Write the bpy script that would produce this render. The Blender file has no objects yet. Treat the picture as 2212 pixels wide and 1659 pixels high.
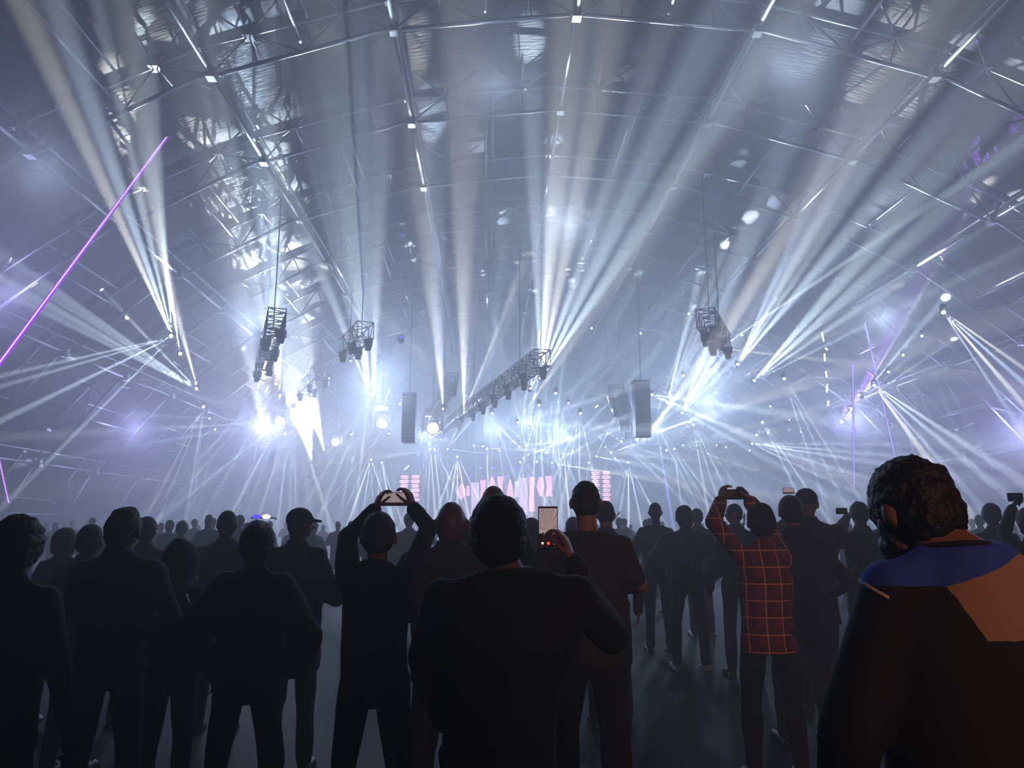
import bpy, bmesh, math, random
from mathutils import Vector, Matrix, noise
PI = math.pi
random.seed(7)
sc = bpy.context.scene
COL = sc.collection

# ------------------------------------------------------------------ camera
F = 1610.0; HZ = 1140.0; CH = 1.57
PITCH = math.atan((HZ - 829.5) / F)
YAW = math.atan((1106 - 1055) / F * math.cos(PITCH))
cd = bpy.data.cameras.new('camera'); cam = bpy.data.objects.new('camera', cd); COL.objects.link(cam); sc.camera = cam
cd.sensor_width = 36; cd.lens = F / 2212 * 36; cd.clip_start = 0.05; cd.clip_end = 400
cam.location = (0, 0, CH); cam.rotation_euler = (PI / 2 + PITCH, 0, -YAW)
CR = cam.rotation_euler.to_matrix()
C0 = Vector((0, 0, CH))

def ray(px, py): return CR @ Vector(((px - 1106) / F, -(py - 829.5) / F, -1))
def atY(px, py, y):
    d = ray(px, py); return C0 + d * (y / d.y)
def project(p):
    q = CR.transposed() @ (Vector(p) - C0)
    return 1106 + F * q.x / -q.z, 829.5 - F * q.y / -q.z

# ------------------------------------------------------------------ world, exposure
w = bpy.data.worlds.new('world'); sc.world = w; w.use_nodes = True
w.node_tree.nodes['Background'].inputs[0].default_value = (0, 0, 0, 1)
vs = sc.view_settings
vs.view_transform = 'Standard'; vs.look = 'None'; vs.gamma = 1.0; vs.use_curve_mapping = False
vs.exposure = 0.0
cy = sc.cycles
cy.use_denoising = True; cy.max_bounces = 0; cy.diffuse_bounces = 0; cy.glossy_bounces = 0
cy.volume_bounces = 0; cy.transmission_bounces = 2; cy.sample_clamp_indirect = 2.0
cy.light_sampling_threshold = 0.0; cy.use_adaptive_sampling = True; cy.adaptive_threshold = 0.01
cy.caustics_reflective = False; cy.caustics_refractive = False

HALLX = 3.1; RAD = 29.5; ZC = 15.03 + CH - RAD       # barrel roof circle
TH0 = -0.019; DTH = 0.1845; Y1 = 19.67; BAY = 5.14

def light(kind, name, loc, energy, color, size=0.1, target=None, cone=None, blend=0.3, parent=None, sy=None):
    l = bpy.data.lights.new(name, kind); l.energy = energy; l.color = color
    if kind == 'AREA':
        l.size = size
        if sy: l.shape = 'RECTANGLE'; l.size_y = sy
    else: l.shadow_soft_size = size
    if kind == 'SPOT': l.spot_size = cone; l.spot_blend = blend
    o = bpy.data.objects.new(name, l); COL.objects.link(o)
    if parent is not None: o.parent = parent
    o.location = loc
    if target is not None:
        o.rotation_euler = (Vector(target) - Vector(loc)).to_track_quat('-Z', 'Y').to_euler()
    return o

# added unseen fill lamps, giving the haze its general scattered light
HAZE_FILL = [
    # x, y, z, energy, colour
    (HALLX - 3, 69, 10.5, 5200, (0.44, 0.65, 1.0)), (HALLX + 3, 64, 9.5, 4800, (0.44, 0.65, 1.0)), (HALLX, 58, 9.5, 3000, (0.50, 0.70, 1.0)),
    (HALLX - 8, 60, 9.0, 5000, (0.40, 0.59, 1.0)), (HALLX - 11, 50, 10.5, 4200, (0.44, 0.61, 1.0)),
    (HALLX + 9, 58, 9.0, 4200, (0.45, 0.65, 1.0)), (HALLX + 12, 50, 10.0, 3600, (0.46, 0.63, 1.0)),
    (HALLX - 17, 46, 7.5, 4200, (0.45, 0.50, 1.0)), (HALLX - 21, 38, 6.5, 1500, (0.45, 0.45, 1.0)),
    (HALLX + 19, 44, 8.0, 3400, (0.48, 0.54, 1.0)), (HALLX + 22, 34, 6.0, 2600, (0.48, 0.49, 1.0)),
    (HALLX - 9, 41, 10.0, 1700, (0.50, 0.67, 1.0)), (HALLX + 9, 40, 10.0, 1700, (0.53, 0.70, 1.0)),
    (HALLX - 13, 30, 10.0, 1600, (0.51, 0.67, 1.0)), (HALLX + 13, 29, 10.0, 1300, (0.54, 0.70, 1.0)), (HALLX, 28, 13.5, 1100, (0.59, 0.76, 1.0)),
    (HALLX - 19, 24, 9.0, 900, (0.45, 0.45, 1.0)), (HALLX + 20, 22, 8.0, 1600, (0.50, 0.52, 1.0)), (HALLX - 12, 14, 8.5, 420, (0.55, 0.66, 1.0)), (HALLX + 9, 13, 8.5, 240, (0.55, 0.66, 1.0)), (HALLX - 3, 19, 13.8, 500, (0.58, 0.72, 1.0)), (HALLX + 5, 18, 13.8, 650, (0.58, 0.72, 1.0)),
]
WS = 0.90
for x, y, z, e, c in HAZE_FILL:
    light('POINT', 'haze_fill_light', (x, y, z), e * WS, c, 0.5)
# dim warm work light behind the camera
light('SPOT', 'warm_back_light', (3.2, -5.0, 3.4), 750, (1.0, 0.40, 0.22), 0.5, target=(1.75, 3.5, 1.25), cone=math.radians(30), blend=0.7)

# ------------------------------------------------------------------ materials
def mat(name, col, rough=0.8, metal=0.0, emit=None, estr=0.0, noise_scale=None, noise_amt=0.25, bump=0.0):
    m = bpy.data.materials.new(name); m.use_nodes = True; nt = m.node_tree
    b = nt.nodes['Principled BSDF']
    b.inputs['Base Color'].default_value = (*col, 1); b.inputs['Roughness'].default_value = rough
    b.inputs['Metallic'].default_value = metal
    if emit:
        b.inputs['Emission Color'].default_value = (*emit, 1); b.inputs['Emission Strength'].default_value = estr
    if noise_scale:
        tc = nt.nodes.new('ShaderNodeTexCoord'); nz = nt.nodes.new('ShaderNodeTexNoise')
        nz.inputs['Scale'].default_value = noise_scale; nz.inputs['Detail'].default_value = 3
        nt.links.new(tc.outputs['Object'], nz.inputs['Vector'])
        mx = nt.nodes.new('ShaderNodeMix'); mx.data_type = 'RGBA'; mx.blend_type = 'MIX'
        mx.inputs[6].default_value = (*[c * (1 - noise_amt) for c in col], 1)
        mx.inputs[7].default_value = (*[min(1, c * (1 + noise_amt)) for c in col], 1)
        nt.links.new(nz.outputs['Fac'], mx.inputs[0]); nt.links.new(mx.outputs[2], b.inputs['Base Color'])
        if bump:
            bp = nt.nodes.new('ShaderNodeBump'); bp.inputs['Strength'].default_value = bump; bp.inputs['Distance'].default_value = 0.02
            nt.links.new(nz.outputs['Fac'], bp.inputs['Height']); nt.links.new(bp.outputs[0], b.inputs['Normal'])
    return m
def glow(name, col, s):
    m = bpy.data.materials.new(name); m.use_nodes = True; nt = m.node_tree; nt.nodes.clear()
    o = nt.nodes.new('ShaderNodeOutputMaterial'); e = nt.nodes.new('ShaderNodeEmission')
    e.inputs[0].default_value = (*col, 1); e.inputs[1].default_value = s
    nt.links.new(e.outputs[0], o.inputs[0]); m.cycles.emission_sampling = 'NONE'; return m

M = {}
M['alu'] = mat('brushed_aluminium', (0.15, 0.155, 0.165), 0.5, 0.75, noise_scale=3, noise_amt=0.2)
M['truss'] = mat('dark_truss_metal', (0.03, 0.03, 0.035), 0.4, 0.6, noise_scale=5)
M['fixture'] = mat('black_fixture_plastic', (0.02, 0.02, 0.022), 0.45, noise_scale=9)
M['lens'] = glow('lit_white_lens', (0.92, 0.96, 1.0), 30)
M['lens_warm'] = glow('lit_warm_lens', (1.0, 0.9, 0.66), 40)
M['lens_blue'] = glow('lit_blue_lens', (0.06, 0.05, 1.0), 2.2)
M['lens_red'] = glow('lit_red_lens', (1.0, 0.08, 0.07), 1.8)
M['laser'] = glow('violet_laser', (0.42, 0.04, 1.0), 1.0)
M['laser_core'] = glow('violet_laser_core', (1.0, 0.72, 1.0), 1.6)
M['laser_blue'] = glow('blue_violet_laser', (0.10, 0.04, 1.0), 1.0)
M['laser_thin'] = glow('thin_pink_laser', (0.75, 0.45, 1.0), 1.6)
M['glint'] = glow('white_glow', (0.95, 0.97, 1.0), 3.5)  # emission for the truss reflection rods and one glasses lens

# ------------------------------------------------------------------ mesh helpers
class MB:
    def __init__(s): s.v = []; s.f = []
    def add(s, vs, fs):
        n = len(s.v); s.v += [tuple(v) for v in vs]; s.f += [tuple(i + n for i in f) for f in fs]; return s
    def box(s, c, d, rot=None):
        c = Vector(c); vs = []
        for z in (-.5, .5):
            for x, y in ((-.5, -.5), (.5, -.5), (.5, .5), (-.5, .5)):
                p = Vector((x * d[0], y * d[1], z * d[2]))
                if rot: p = rot @ p
                vs.append(c + p)
        return s.add(vs, [(3, 2, 1, 0), (4, 5, 6, 7), (0, 1, 5, 4), (1, 2, 6, 5), (2, 3, 7, 6), (3, 0, 4, 7)])
    def tube(s, a, b, r, r2=None, n=6):
        a = Vector(a); b = Vector(b); r2 = r if r2 is None else r2
        d = b - a
        if d.length < 1e-6: return s
        q = d.to_track_quat('Z', 'Y'); vs = []
        for p, rr in ((a, r), (b, r2)):
            for i in range(n):
                t = 2 * PI * i / n; vs.append(p + q @ Vector((math.cos(t) * rr, math.sin(t) * rr, 0)))
        return s.add(vs, [(i, (i + 1) % n, n + (i + 1) % n, n + i) for i in range(n)] + [tuple(range(n))[::-1], tuple(range(n, 2 * n))])
    def loft(s, rings, n=16):
        """rings: (centre, rx, ry[, rot]) horizontal ellipses, bottom to top"""
        vs = []; k = len(rings)
        for R in rings:
            c, rx, ry = Vector(R[0]), R[1], R[2]
            rot = R[3] if len(R) > 3 else None
            for i in range(n):
                t = 2 * PI * i / n; p = Vector((math.cos(t) * rx, math.sin(t) * ry, 0))
                vs.append(c + (rot @ p if rot else p))
        fs = [(j * n + i, j * n + (i + 1) % n, (j + 1) * n + (i + 1) % n, (j + 1) * n + i) for j in range(k - 1) for i in range(n)]
        fs += [tuple(range(n))[::-1], tuple(range((k - 1) * n, k * n))]
        return s.add(vs, fs)
    def ell(s, c, r, n=12, m=8, rot=None):
        c = Vector(c); vs = []; fs = []
        for j in range(1, m):
            a = PI * j / m
            for i in range(n):
                t = 2 * PI * i / n
                p = Vector((r[0] * math.sin(a) * math.cos(t), r[1] * math.sin(a) * math.sin(t), -r[2] * math.cos(a)))
                vs.append(c + (rot @ p if rot else p))
        b = Vector((0, 0, -r[2])); t_ = Vector((0, 0, r[2]))
        vs += [c + (rot @ b if rot else b), c + (rot @ t_ if rot else t_)]
        L = (m - 1) * n
        for j in range(m - 2):
            for i in range(n): fs.append((j * n + i, j * n + (i + 1) % n, (j + 1) * n + (i + 1) % n, (j + 1) * n + i))
        for i in range(n):
            fs.append((L, (i + 1) % n, i)); fs.append((L + 1, (m - 2) * n + i, (m - 2) * n + (i + 1) % n))
        return s.add(vs, fs)
    def cap(s, a, b, ra, rb):
        """tapered capsule, closed"""
        a = Vector(a); b = Vector(b); d = b - a
        if d.length < 1e-5: return s.ell(a, (ra, ra, ra))
        q = d.to_track_quat('Z', 'Y'); u = d.normalized(); rings = []; n = 10
        vs = []
        for p, rr, sg in ((a, ra, -1), (b, rb, 1)):
            angs = (80, 50, 20) if sg < 0 else (20, 50, 80)
            for an in angs:
                t = math.radians(an); cc = p + u * (sg * rr * math.sin(t)); r_ = rr * math.cos(t)
                for i in range(n):
                    f = 2 * PI * i / n; vs.append(cc + q @ Vector((math.cos(f) * r_, math.sin(f) * r_, 0)))
        k = 6
        fs = [(j * n + i, j * n + (i + 1) % n, (j + 1) * n + (i + 1) % n, (j + 1) * n + i) for j in range(k - 1) for i in range(n)]
        fs += [tuple(range(n))[::-1], tuple(range((k - 1) * n, k * n))]
        return s.add(vs, fs)
    def chain(s, pts, rs):
        for i in range(len(pts) - 1): s.cap(pts[i], pts[i + 1], rs[i], rs[i + 1])
        return s
    def mesh(s, name, m=None, smooth=False):
        me = bpy.data.meshes.new(name); me.from_pydata(s.v, [], s.f); me.validate()
        if m: me.materials.append(m)
        if smooth: me.polygons.foreach_set('use_smooth', [True] * len(me.polygons))
        me.update(); return me

def link(name, me, parent=None, loc=(0, 0, 0), rot=None):
    o = bpy.data.objects.new(name, me); COL.objects.link(o)
    if parent is not None: o.parent = parent
    o.location = loc
    if rot is not None: o.rotation_euler = rot
    return o
def tag(o, label=None, cat=None, group=None, kind=None):
    if label: o['label'] = label
    if cat: o['category'] = cat
    if group: o['group'] = group
    if kind: o['kind'] = kind
    return o
def empty(name, loc=(0, 0, 0), rz=0, **k):
    o = bpy.data.objects.new(name, None); COL.objects.link(o); o.location = loc; o.rotation_euler = (0, 0, rz)
    o.empty_display_size = 0.1
    return tag(o, **k)
def copy_tree(o, parent=None):
    c = o.copy(); COL.objects.link(c)
    if parent is not None: c.parent = parent
    for ch in o.children:
        if ch.type in ('MESH', 'EMPTY'): copy_tree(ch, c)
    return c
TSC = bpy.data.scenes.new('tmp'); TMP = bpy.data.objects.new('tmp', bpy.data.meshes.new('tmp')); TSC.collection.objects.link(TMP)
import numpy as np
def remesh(mb, name, m, vox=0.015, smooth=4, wr=0.0, wrs=6.0, seed=0, fn=None):
    """one continuous surface out of overlapping closed shapes"""
    me = mb.mesh('src'); TMP.data = me
    TMP.modifiers.clear()
    r = TMP.modifiers.new('r', 'REMESH'); r.mode = 'VOXEL'; r.voxel_size = vox; r.use_smooth_shade = True
    if smooth:
        s = TMP.modifiers.new('s', 'SMOOTH'); s.factor = 0.5; s.iterations = smooth
    with bpy.context.temp_override(scene=TSC, view_layer=TSC.view_layers[0]):
        dg = bpy.context.evaluated_depsgraph_get(); dg.update()
    out = bpy.data.meshes.new_from_object(TMP.evaluated_get(dg)); out.name = name
    if wr:
        n = len(out.vertices); co = np.empty(n * 3, np.float32); nr = np.empty(n * 3, np.float32)
        out.vertices.foreach_get('co', co); out.vertices.foreach_get('normal', nr)
        co = co.reshape(-1, 3); nr = nr.reshape(-1, 3); rg = np.random.RandomState(seed + 1); d = np.zeros(n)
        for i in range(9):
            w_ = rg.normal(size=3) * wrs * (0.8 if i < 5 else 1.9); w_[2] *= 1.3
            d += np.sin(co @ w_ + rg.uniform(0, 6.28)) * (0.45 if i < 5 else 0.22)
        co += nr * (d * wr)[:, None].astype(np.float32)
        out.vertices.foreach_set('co', co.ravel())
    if fn: fn(out)
    out.materials.clear(); out.materials.append(m)
    out.polygons.foreach_set('use_smooth', [True] * len(out.polygons)); out.update()
    bpy.data.meshes.remove(me) if me.users == 0 else None
    return out

# ------------------------------------------------------------------ haze
hz = bpy.data.materials.new('stage_haze'); hz.use_nodes = True; nt = hz.node_tree; nt.nodes.clear()
o_ = nt.nodes.new('ShaderNodeOutputMaterial'); v_ = nt.nodes.new('ShaderNodeVolumeScatter')
v_.inputs['Color'].default_value = (0.97, 0.98, 1, 1); v_.inputs['Density'].default_value = 0.0215; v_.inputs['Anisotropy'].default_value = 0.35
nt.links.new(v_.outputs[0], o_.inputs['Volume'])
hz.cycles.volume_sampling = 'EQUIANGULAR'
haze = link('haze', MB().box((HALLX, 36, 8.6), (62, 108, 17.6)).mesh('haze', hz))
tag(haze, 'thin smoke haze filling the whole hall and catching the light beams', 'haze', kind='stuff')

# ------------------------------------------------------------------ setting: floor, walls
def floor_mat():
    m = bpy.data.materials.new('dark_concrete'); m.use_nodes = True; nt = m.node_tree; b = nt.nodes['Principled BSDF']
    tc = nt.nodes.new('ShaderNodeTexCoord'); nz = nt.nodes.new('ShaderNodeTexNoise'); nz.inputs['Scale'].default_value = 1.3; nz.inputs['Detail'].default_value = 8
    nt.links.new(tc.outputs['Object'], nz.inputs['Vector'])
    cr = nt.nodes.new('ShaderNodeValToRGB'); cr.color_ramp.elements[0].color = (0.007, 0.007, 0.008, 1); cr.color_ramp.elements[1].color = (0.028, 0.028, 0.029, 1)
    nt.links.new(nz.outputs['Fac'], cr.inputs[0]); nt.links.new(cr.outputs[0], b.inputs['Base Color'])
    b.inputs['Roughness'].default_value = 0.6; b.inputs['Specular IOR Level'].default_value = 0.08
    bp = nt.nodes.new('ShaderNodeBump'); bp.inputs['Strength'].default_value = 0.3; nt.links.new(nz.outputs['Fac'], bp.inputs['Height']); nt.links.new(bp.outputs[0], b.inputs['Normal'])
    return m
tag(link('floor', MB().box((HALLX, 36, -0.15), (58, 110, 0.3)).mesh('floor', floor_mat())), kind='structure')
wallm = mat('black_drape', (0.05, 0.05, 0.07), 0.9, noise_scale=2)
def endwall(name, y):
    mb = MB(); n = 24; pts = []
    R2 = RAD + 1.35
    tm = math.asin((26.6) / R2)
    for i in range(n + 1):
        t = -tm + 2 * tm * i / n; pts.append((HALLX + R2 * math.sin(t), ZC + R2 * math.cos(t)))
    pts = [(HALLX + 26.6, 0)] + pts[::-1] + [(HALLX - 26.6, 0)]
    k = len(pts); vs = [(x, y, z) for x, z in pts] + [(x, y + 0.3, z) for x, z in pts]
    fs = [tuple(range(k)), tuple(range(k, 2 * k))[::-1]] + [(i, (i + 1) % k, k + (i + 1) % k, k + i)[::-1] for i in range(k)]
    tag(link(name, mb.add(vs, fs).mesh(name, wallm)), kind='structure')
KS, KE = -6, 13
YS, YE = Y1 + KS * BAY, Y1 + KE * BAY
endwall('wall_back', YE + 0.3); endwall('wall_rear', YS - 0.6)
for sx, nm in ((-1, 'left'), (1, 'right')):
    tag(link('wall_' + nm, MB().box((HALLX + sx * 28.2, (YS + YE) / 2, 1.2), (0.25, YE - YS, 2.4)).mesh('wall', wallm)), kind='structure')

# ------------------------------------------------------------------ roof: fabric, arches, purlins
def fabric():
    m = bpy.data.materials.new('grey_roof_fabric'); m.use_nodes = True; nt = m.node_tree; b = nt.nodes['Principled BSDF']
    tc = nt.nodes.new('ShaderNodeTexCoord'); mp = nt.nodes.new('ShaderNodeMapping'); mp.inputs['Scale'].default_value = (1.2, 6, 1.2)
    nz = nt.nodes.new('ShaderNodeTexNoise'); nz.inputs['Scale'].default_value = 1.6; nz.inputs['Detail'].default_value = 4
    nt.links.new(tc.outputs['Object'], mp.inputs['Vector']); nt.links.new(mp.outputs[0], nz.inputs['Vector'])
    cr = nt.nodes.new('ShaderNodeValToRGB'); cr.color_ramp.elements[0].color = (0.007, 0.0075, 0.009, 1); cr.color_ramp.elements[1].color = (0.013, 0.0135, 0.015, 1)
    nt.links.new(nz.outputs['Fac'], cr.inputs[0]); nt.links.new(cr.outputs[0], b.inputs['Base Color'])
    b.inputs['Roughness'].default_value = 0.6; b.inputs['Specular IOR Level'].default_value = 0.05
    bp = nt.nodes.new('ShaderNodeBump'); bp.inputs['Strength'].default_value = 0.5; bp.inputs['Distance'].default_value = 0.12
    nt.links.new(nz.outputs['Fac'], bp.inputs['Height']); nt.links.new(bp.outputs[0], b.inputs['Normal'])
    return m
fab = fabric()
ceiling = empty('ceiling', (0, 0, 0), kind='structure')
def rp(th, r, y=0.0): return Vector((HALLX + r * math.sin(th), y, ZC + r * math.cos(th)))
NS = range(-6, 7)                                    # nodes
TH = {k: TH0 + DTH * k for k in NS}
RU = RAD + 0.95
for k in list(NS)[:-1]:                              # fabric panels
    vs = []; fs = []; G = 6
    for j in range(G + 1):
        for i in range(G + 1):
            u, v = i / G, j / G
            p = rp(TH[k] + DTH * u, RAD + 1.22 - 0.10 * math.sin(PI * v), v * BAY)
            vs.append(p)
    for j in range(G):
        for i in range(G):
            a = j * (G + 1) + i; fs.append((a, a + G + 1, a + G + 2, a + 1))
    nb = len(vs); vs2 = [v + (v - Vector((HALLX, v.y, ZC))).normalized() * 0.02 for v in vs]
    fs2 = [tuple(i + nb for i in f[::-1]) for f in fs]
    rim = [i for i in range(G + 1)] + [j * (G + 1) + G for j in range(1, G + 1)] + [G * (G + 1) + i for i in range(G - 1, -1, -1)] + [j * (G + 1) for j in range(G - 1, 0, -1)]
    fs3 = [(rim[i], rim[(i + 1) % len(rim)], rim[(i + 1) % len(rim)] + nb, rim[i] + nb) for i in range(len(rim))]
    me = MB().add(vs + vs2, fs + fs2 + fs3).mesh('roof_panel', fab, True)
    for b in range(KS, KE): link('roof_panel', me, ceiling, (0, Y1 + b * BAY, 0))
low = {}; upp = {}; webm = {}
node_mb = MB(); web = MB()
for k in NS:
    p = rp(TH[k], RAD); node_mb.box(p + Vector((0, 0, 0.0)), (0.26, 0.3, 0.3)); node_mb.box(rp(TH[k], RU), (0.2, 0.22, 0.2))
    node_mb.tube(p, rp(TH[k], RU), 0.05)
for k in list(NS)[:-1]:
    a, b = TH[k], TH[k + 1]
    low[k] = MB().tube(rp(a, RAD) + Vector((0.2, 0, 0)), rp(b, RAD) - Vector((0.2, 0, 0)), 0.062, n=8).mesh('lower_chord', M['alu'], True)
    A, B = rp(a, RU), rp(b, RU); segs = [(0.03, 0.21), (0.29, 0.48), (0.52, 0.71), (0.79, 0.97)]
    ub = MB()
    upp[k] = MB().tube(A, B, 0.05, n=6)
    for s0 in (0.25, 0.75):
        sN = A.lerp(B, s0); L0, L1 = rp(a, RAD), rp(b, RAD)
        web.box(sN, (0.3, 0.34, 0.2))
        for tgt in ((0.0, 0.5) if s0 == 0.25 else (0.5, 1.0)):
            web.tube(sN, L0.lerp(L1, tgt), 0.03, n=5)
        web.tube(sN, L0.lerp(L1, s0), 0.022, n=5)
        # spokes of the star up to the fabric, towards both bays
        for sy in (-1, 1):
            for dx in (-1.15, 0, 1.15):
                web.tube(sN, sN + Vector((dx, sy * 1.3, 0.12)), 0.032, n=5)
upp = {k: v.mesh('upper_chord', M['alu'], True) for k, v in upp.items()}
node_me = node_mb.mesh('arch_truss', M['alu']); web_me = web.mesh('web_braces', M['truss'])
for b in range(KS, KE + 1):
    a = link('arch_truss', node_me, ceiling, (0, Y1 + b * BAY, 0))
    for k in list(NS)[:-1]:
        link('lower_chord', low[k], a); link('upper_chord', upp[k], a)
    tag(link('web_braces', web_me, a), kind='stuff')
for k in NS:
    pm = MB().tube(rp(TH[k], RAD, 0.25), rp(TH[k], RAD, BAY - 0.25), 0.062, n=8).mesh('purlin', M['alu'], True)
    for b in range(KS, KE): link('purlin', pm, ceiling, (0, Y1 + b * BAY, 0))
    link('upper_purlin', MB().tube(rp(TH[k] + 0.006, RU - 0.05, YS), rp(TH[k] + 0.006, RU - 0.05, YE), 0.05, n=6).mesh('upper_purlin', M['alu'], True), ceiling)
for k in list(NS)[:-1]:
    th = TH[k] + DTH / 2
    pm = MB().tube(rp(th, RU - 0.9, 0.2), rp(th, RU - 0.9, BAY - 0.2), 0.055).tube(rp(th + .012, RU, 0), rp(th + .012, RU, BAY), 0.045).mesh('middle_purlin', M['alu'], True)
    for b in range(KS, KE):
        if (b % 2) == 1: link('middle_purlin', pm, ceiling, (0, Y1 + b * BAY, 0))

# ------------------------------------------------------------------ moving-head fixtures
def fixture_meshes():
    base = MB().box((0, 0, -0.07), (0.36, 0.26, 0.12)).box((0, 0, -0.005), (0.2, 0.16, 0.05)).mesh('base', M['fixture'])
    yk = MB().box((-0.2, 0, -0.3), (0.06, 0.13, 0.36)).box((0.2, 0, -0.3), (0.06, 0.13, 0.36)).box((0, 0, -0.14), (0.44, 0.14, 0.05)).mesh('yoke', M['fixture'])
    hb = MB(); prof = [(-0.19, 0.07), (-0.17, 0.12), (-0.05, 0.14), (0.1, 0.15), (0.17, 0.155), (0.2, 0.145)]
    hb.loft([((0, 0, z), r, r) for z, r in prof], 14); head = hb.mesh('head', M['fixture'], True)
    lens = {}
    for key in ('lens', 'lens_warm', 'lens_blue', 'lens_red'):
        lens[key] = MB().ell((0, 0, 0), (0.12, 0.12, 0.12), 12, 6).mesh('lens', M[key], True)
    return base, yk, head, lens
FB, FY, FH, FL = fixture_meshes()
wire_cache = {}
def roof_z(x): 
    t = (x - HALLX) / (RAD + 0.2)
    return ZC + (RAD + 0.2) * math.sqrt(max(0.02, 1 - t * t))
ORD = ['first', 'second', 'third', 'fourth', 'fifth', 'sixth', 'seventh', 'eighth', 'ninth', 'tenth', 'eleventh', 'twelfth', 'thirteenth', 'fourteenth', 'fifteenth',
       'sixteenth', 'seventeenth', 'eighteenth', 'nineteenth', 'twentieth']
FIX = []
def fixture(S, aim, lens='lens', size=1.0, bright=1.0, rope=True):
    """moving head hanging with its lens centre at S, head aimed at aim"""
    S = Vector(S); d = (Vector(aim) - S).normalized()
    r = empty('moving_head_light', S + Vector((0, 0, 0.42 * size)))
    r.scale = (size,) * 3
    link('base', FB, r); link('yoke', FY, r)
    q = d.to_track_quat('Z', 'Y').to_euler()
    h = link('head', FH, r, (0, 0, -0.42), q)
    link('lens', FL[lens], h, (0, 0, 0.25))
    if rope:
        zt = roof_z(S.x) - S.z - 0.42 * size
        if zt > 0.3:
            link('hanging_cable', MB().tube((0, 0, 0), (0, 0, zt / size), 0.012, n=4).mesh('hanging_cable', M['truss']), r)
    FIX.append((r, project(S), bright, lens))
    return r

WHITE = [(0.66, 0.82, 1.0), (0.96, 0.93, 0.86), (0.56, 0.74, 1.0), (0.76, 0.87, 1.0), (0.70, 0.88, 0.95)]
PB = 300000.0            # beam power
def beam(S, E, power=1.0, cone=1.5, color=None, parent=None):
    S = Vector(S); E = Vector(E); d = (E - S).normalized()
    c = color or random.choice(WHITE)
    o = light('SPOT', 'light_beam', S + d * 0.3, PB * power, c, 0.02, target=E, cone=math.radians(cone), blend=0.9 if cone > 1.9 else 0.6)
    if parent is not None:
        o.parent = parent; o.matrix_parent_inverse = parent.matrix_basis.inverted()
    return o
def Sdepth(px, py, H):
    d = ray(px, py); t = (H - CH) / d.z; y = d.y * t
    return min(max(y, 14), 80)
def end_point(px, py, S, ys, ex, ey, mode, k):
    if mode == 'u':                               # to the roof above pixel (ex, ey)
        d = ray(ex, ey); y = ys
        for it in range(12):
            p = C0 + d * (y / d.y); zt = ZC + RAD * math.sqrt(max(0.05, 1 - ((p.x - HALLX) / RAD) ** 2))
            y = y * max(0.5, min(1.5, (zt - CH) / max(0.5, p.z - CH)))
        y = min(y, ys * 1.25)
        return C0 + d * (y / d.y)
    if mode == 'd':                               # to the floor, coming forward by factor k
        ye = ys * k; yf = HZ + CH * F / ye
        x = px + (ex - px) * (yf - py) / max(5, (ey - py))
        return atY(x, yf, ye)
    return atY(ex, ey, ys * k)                    # sideways

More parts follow.
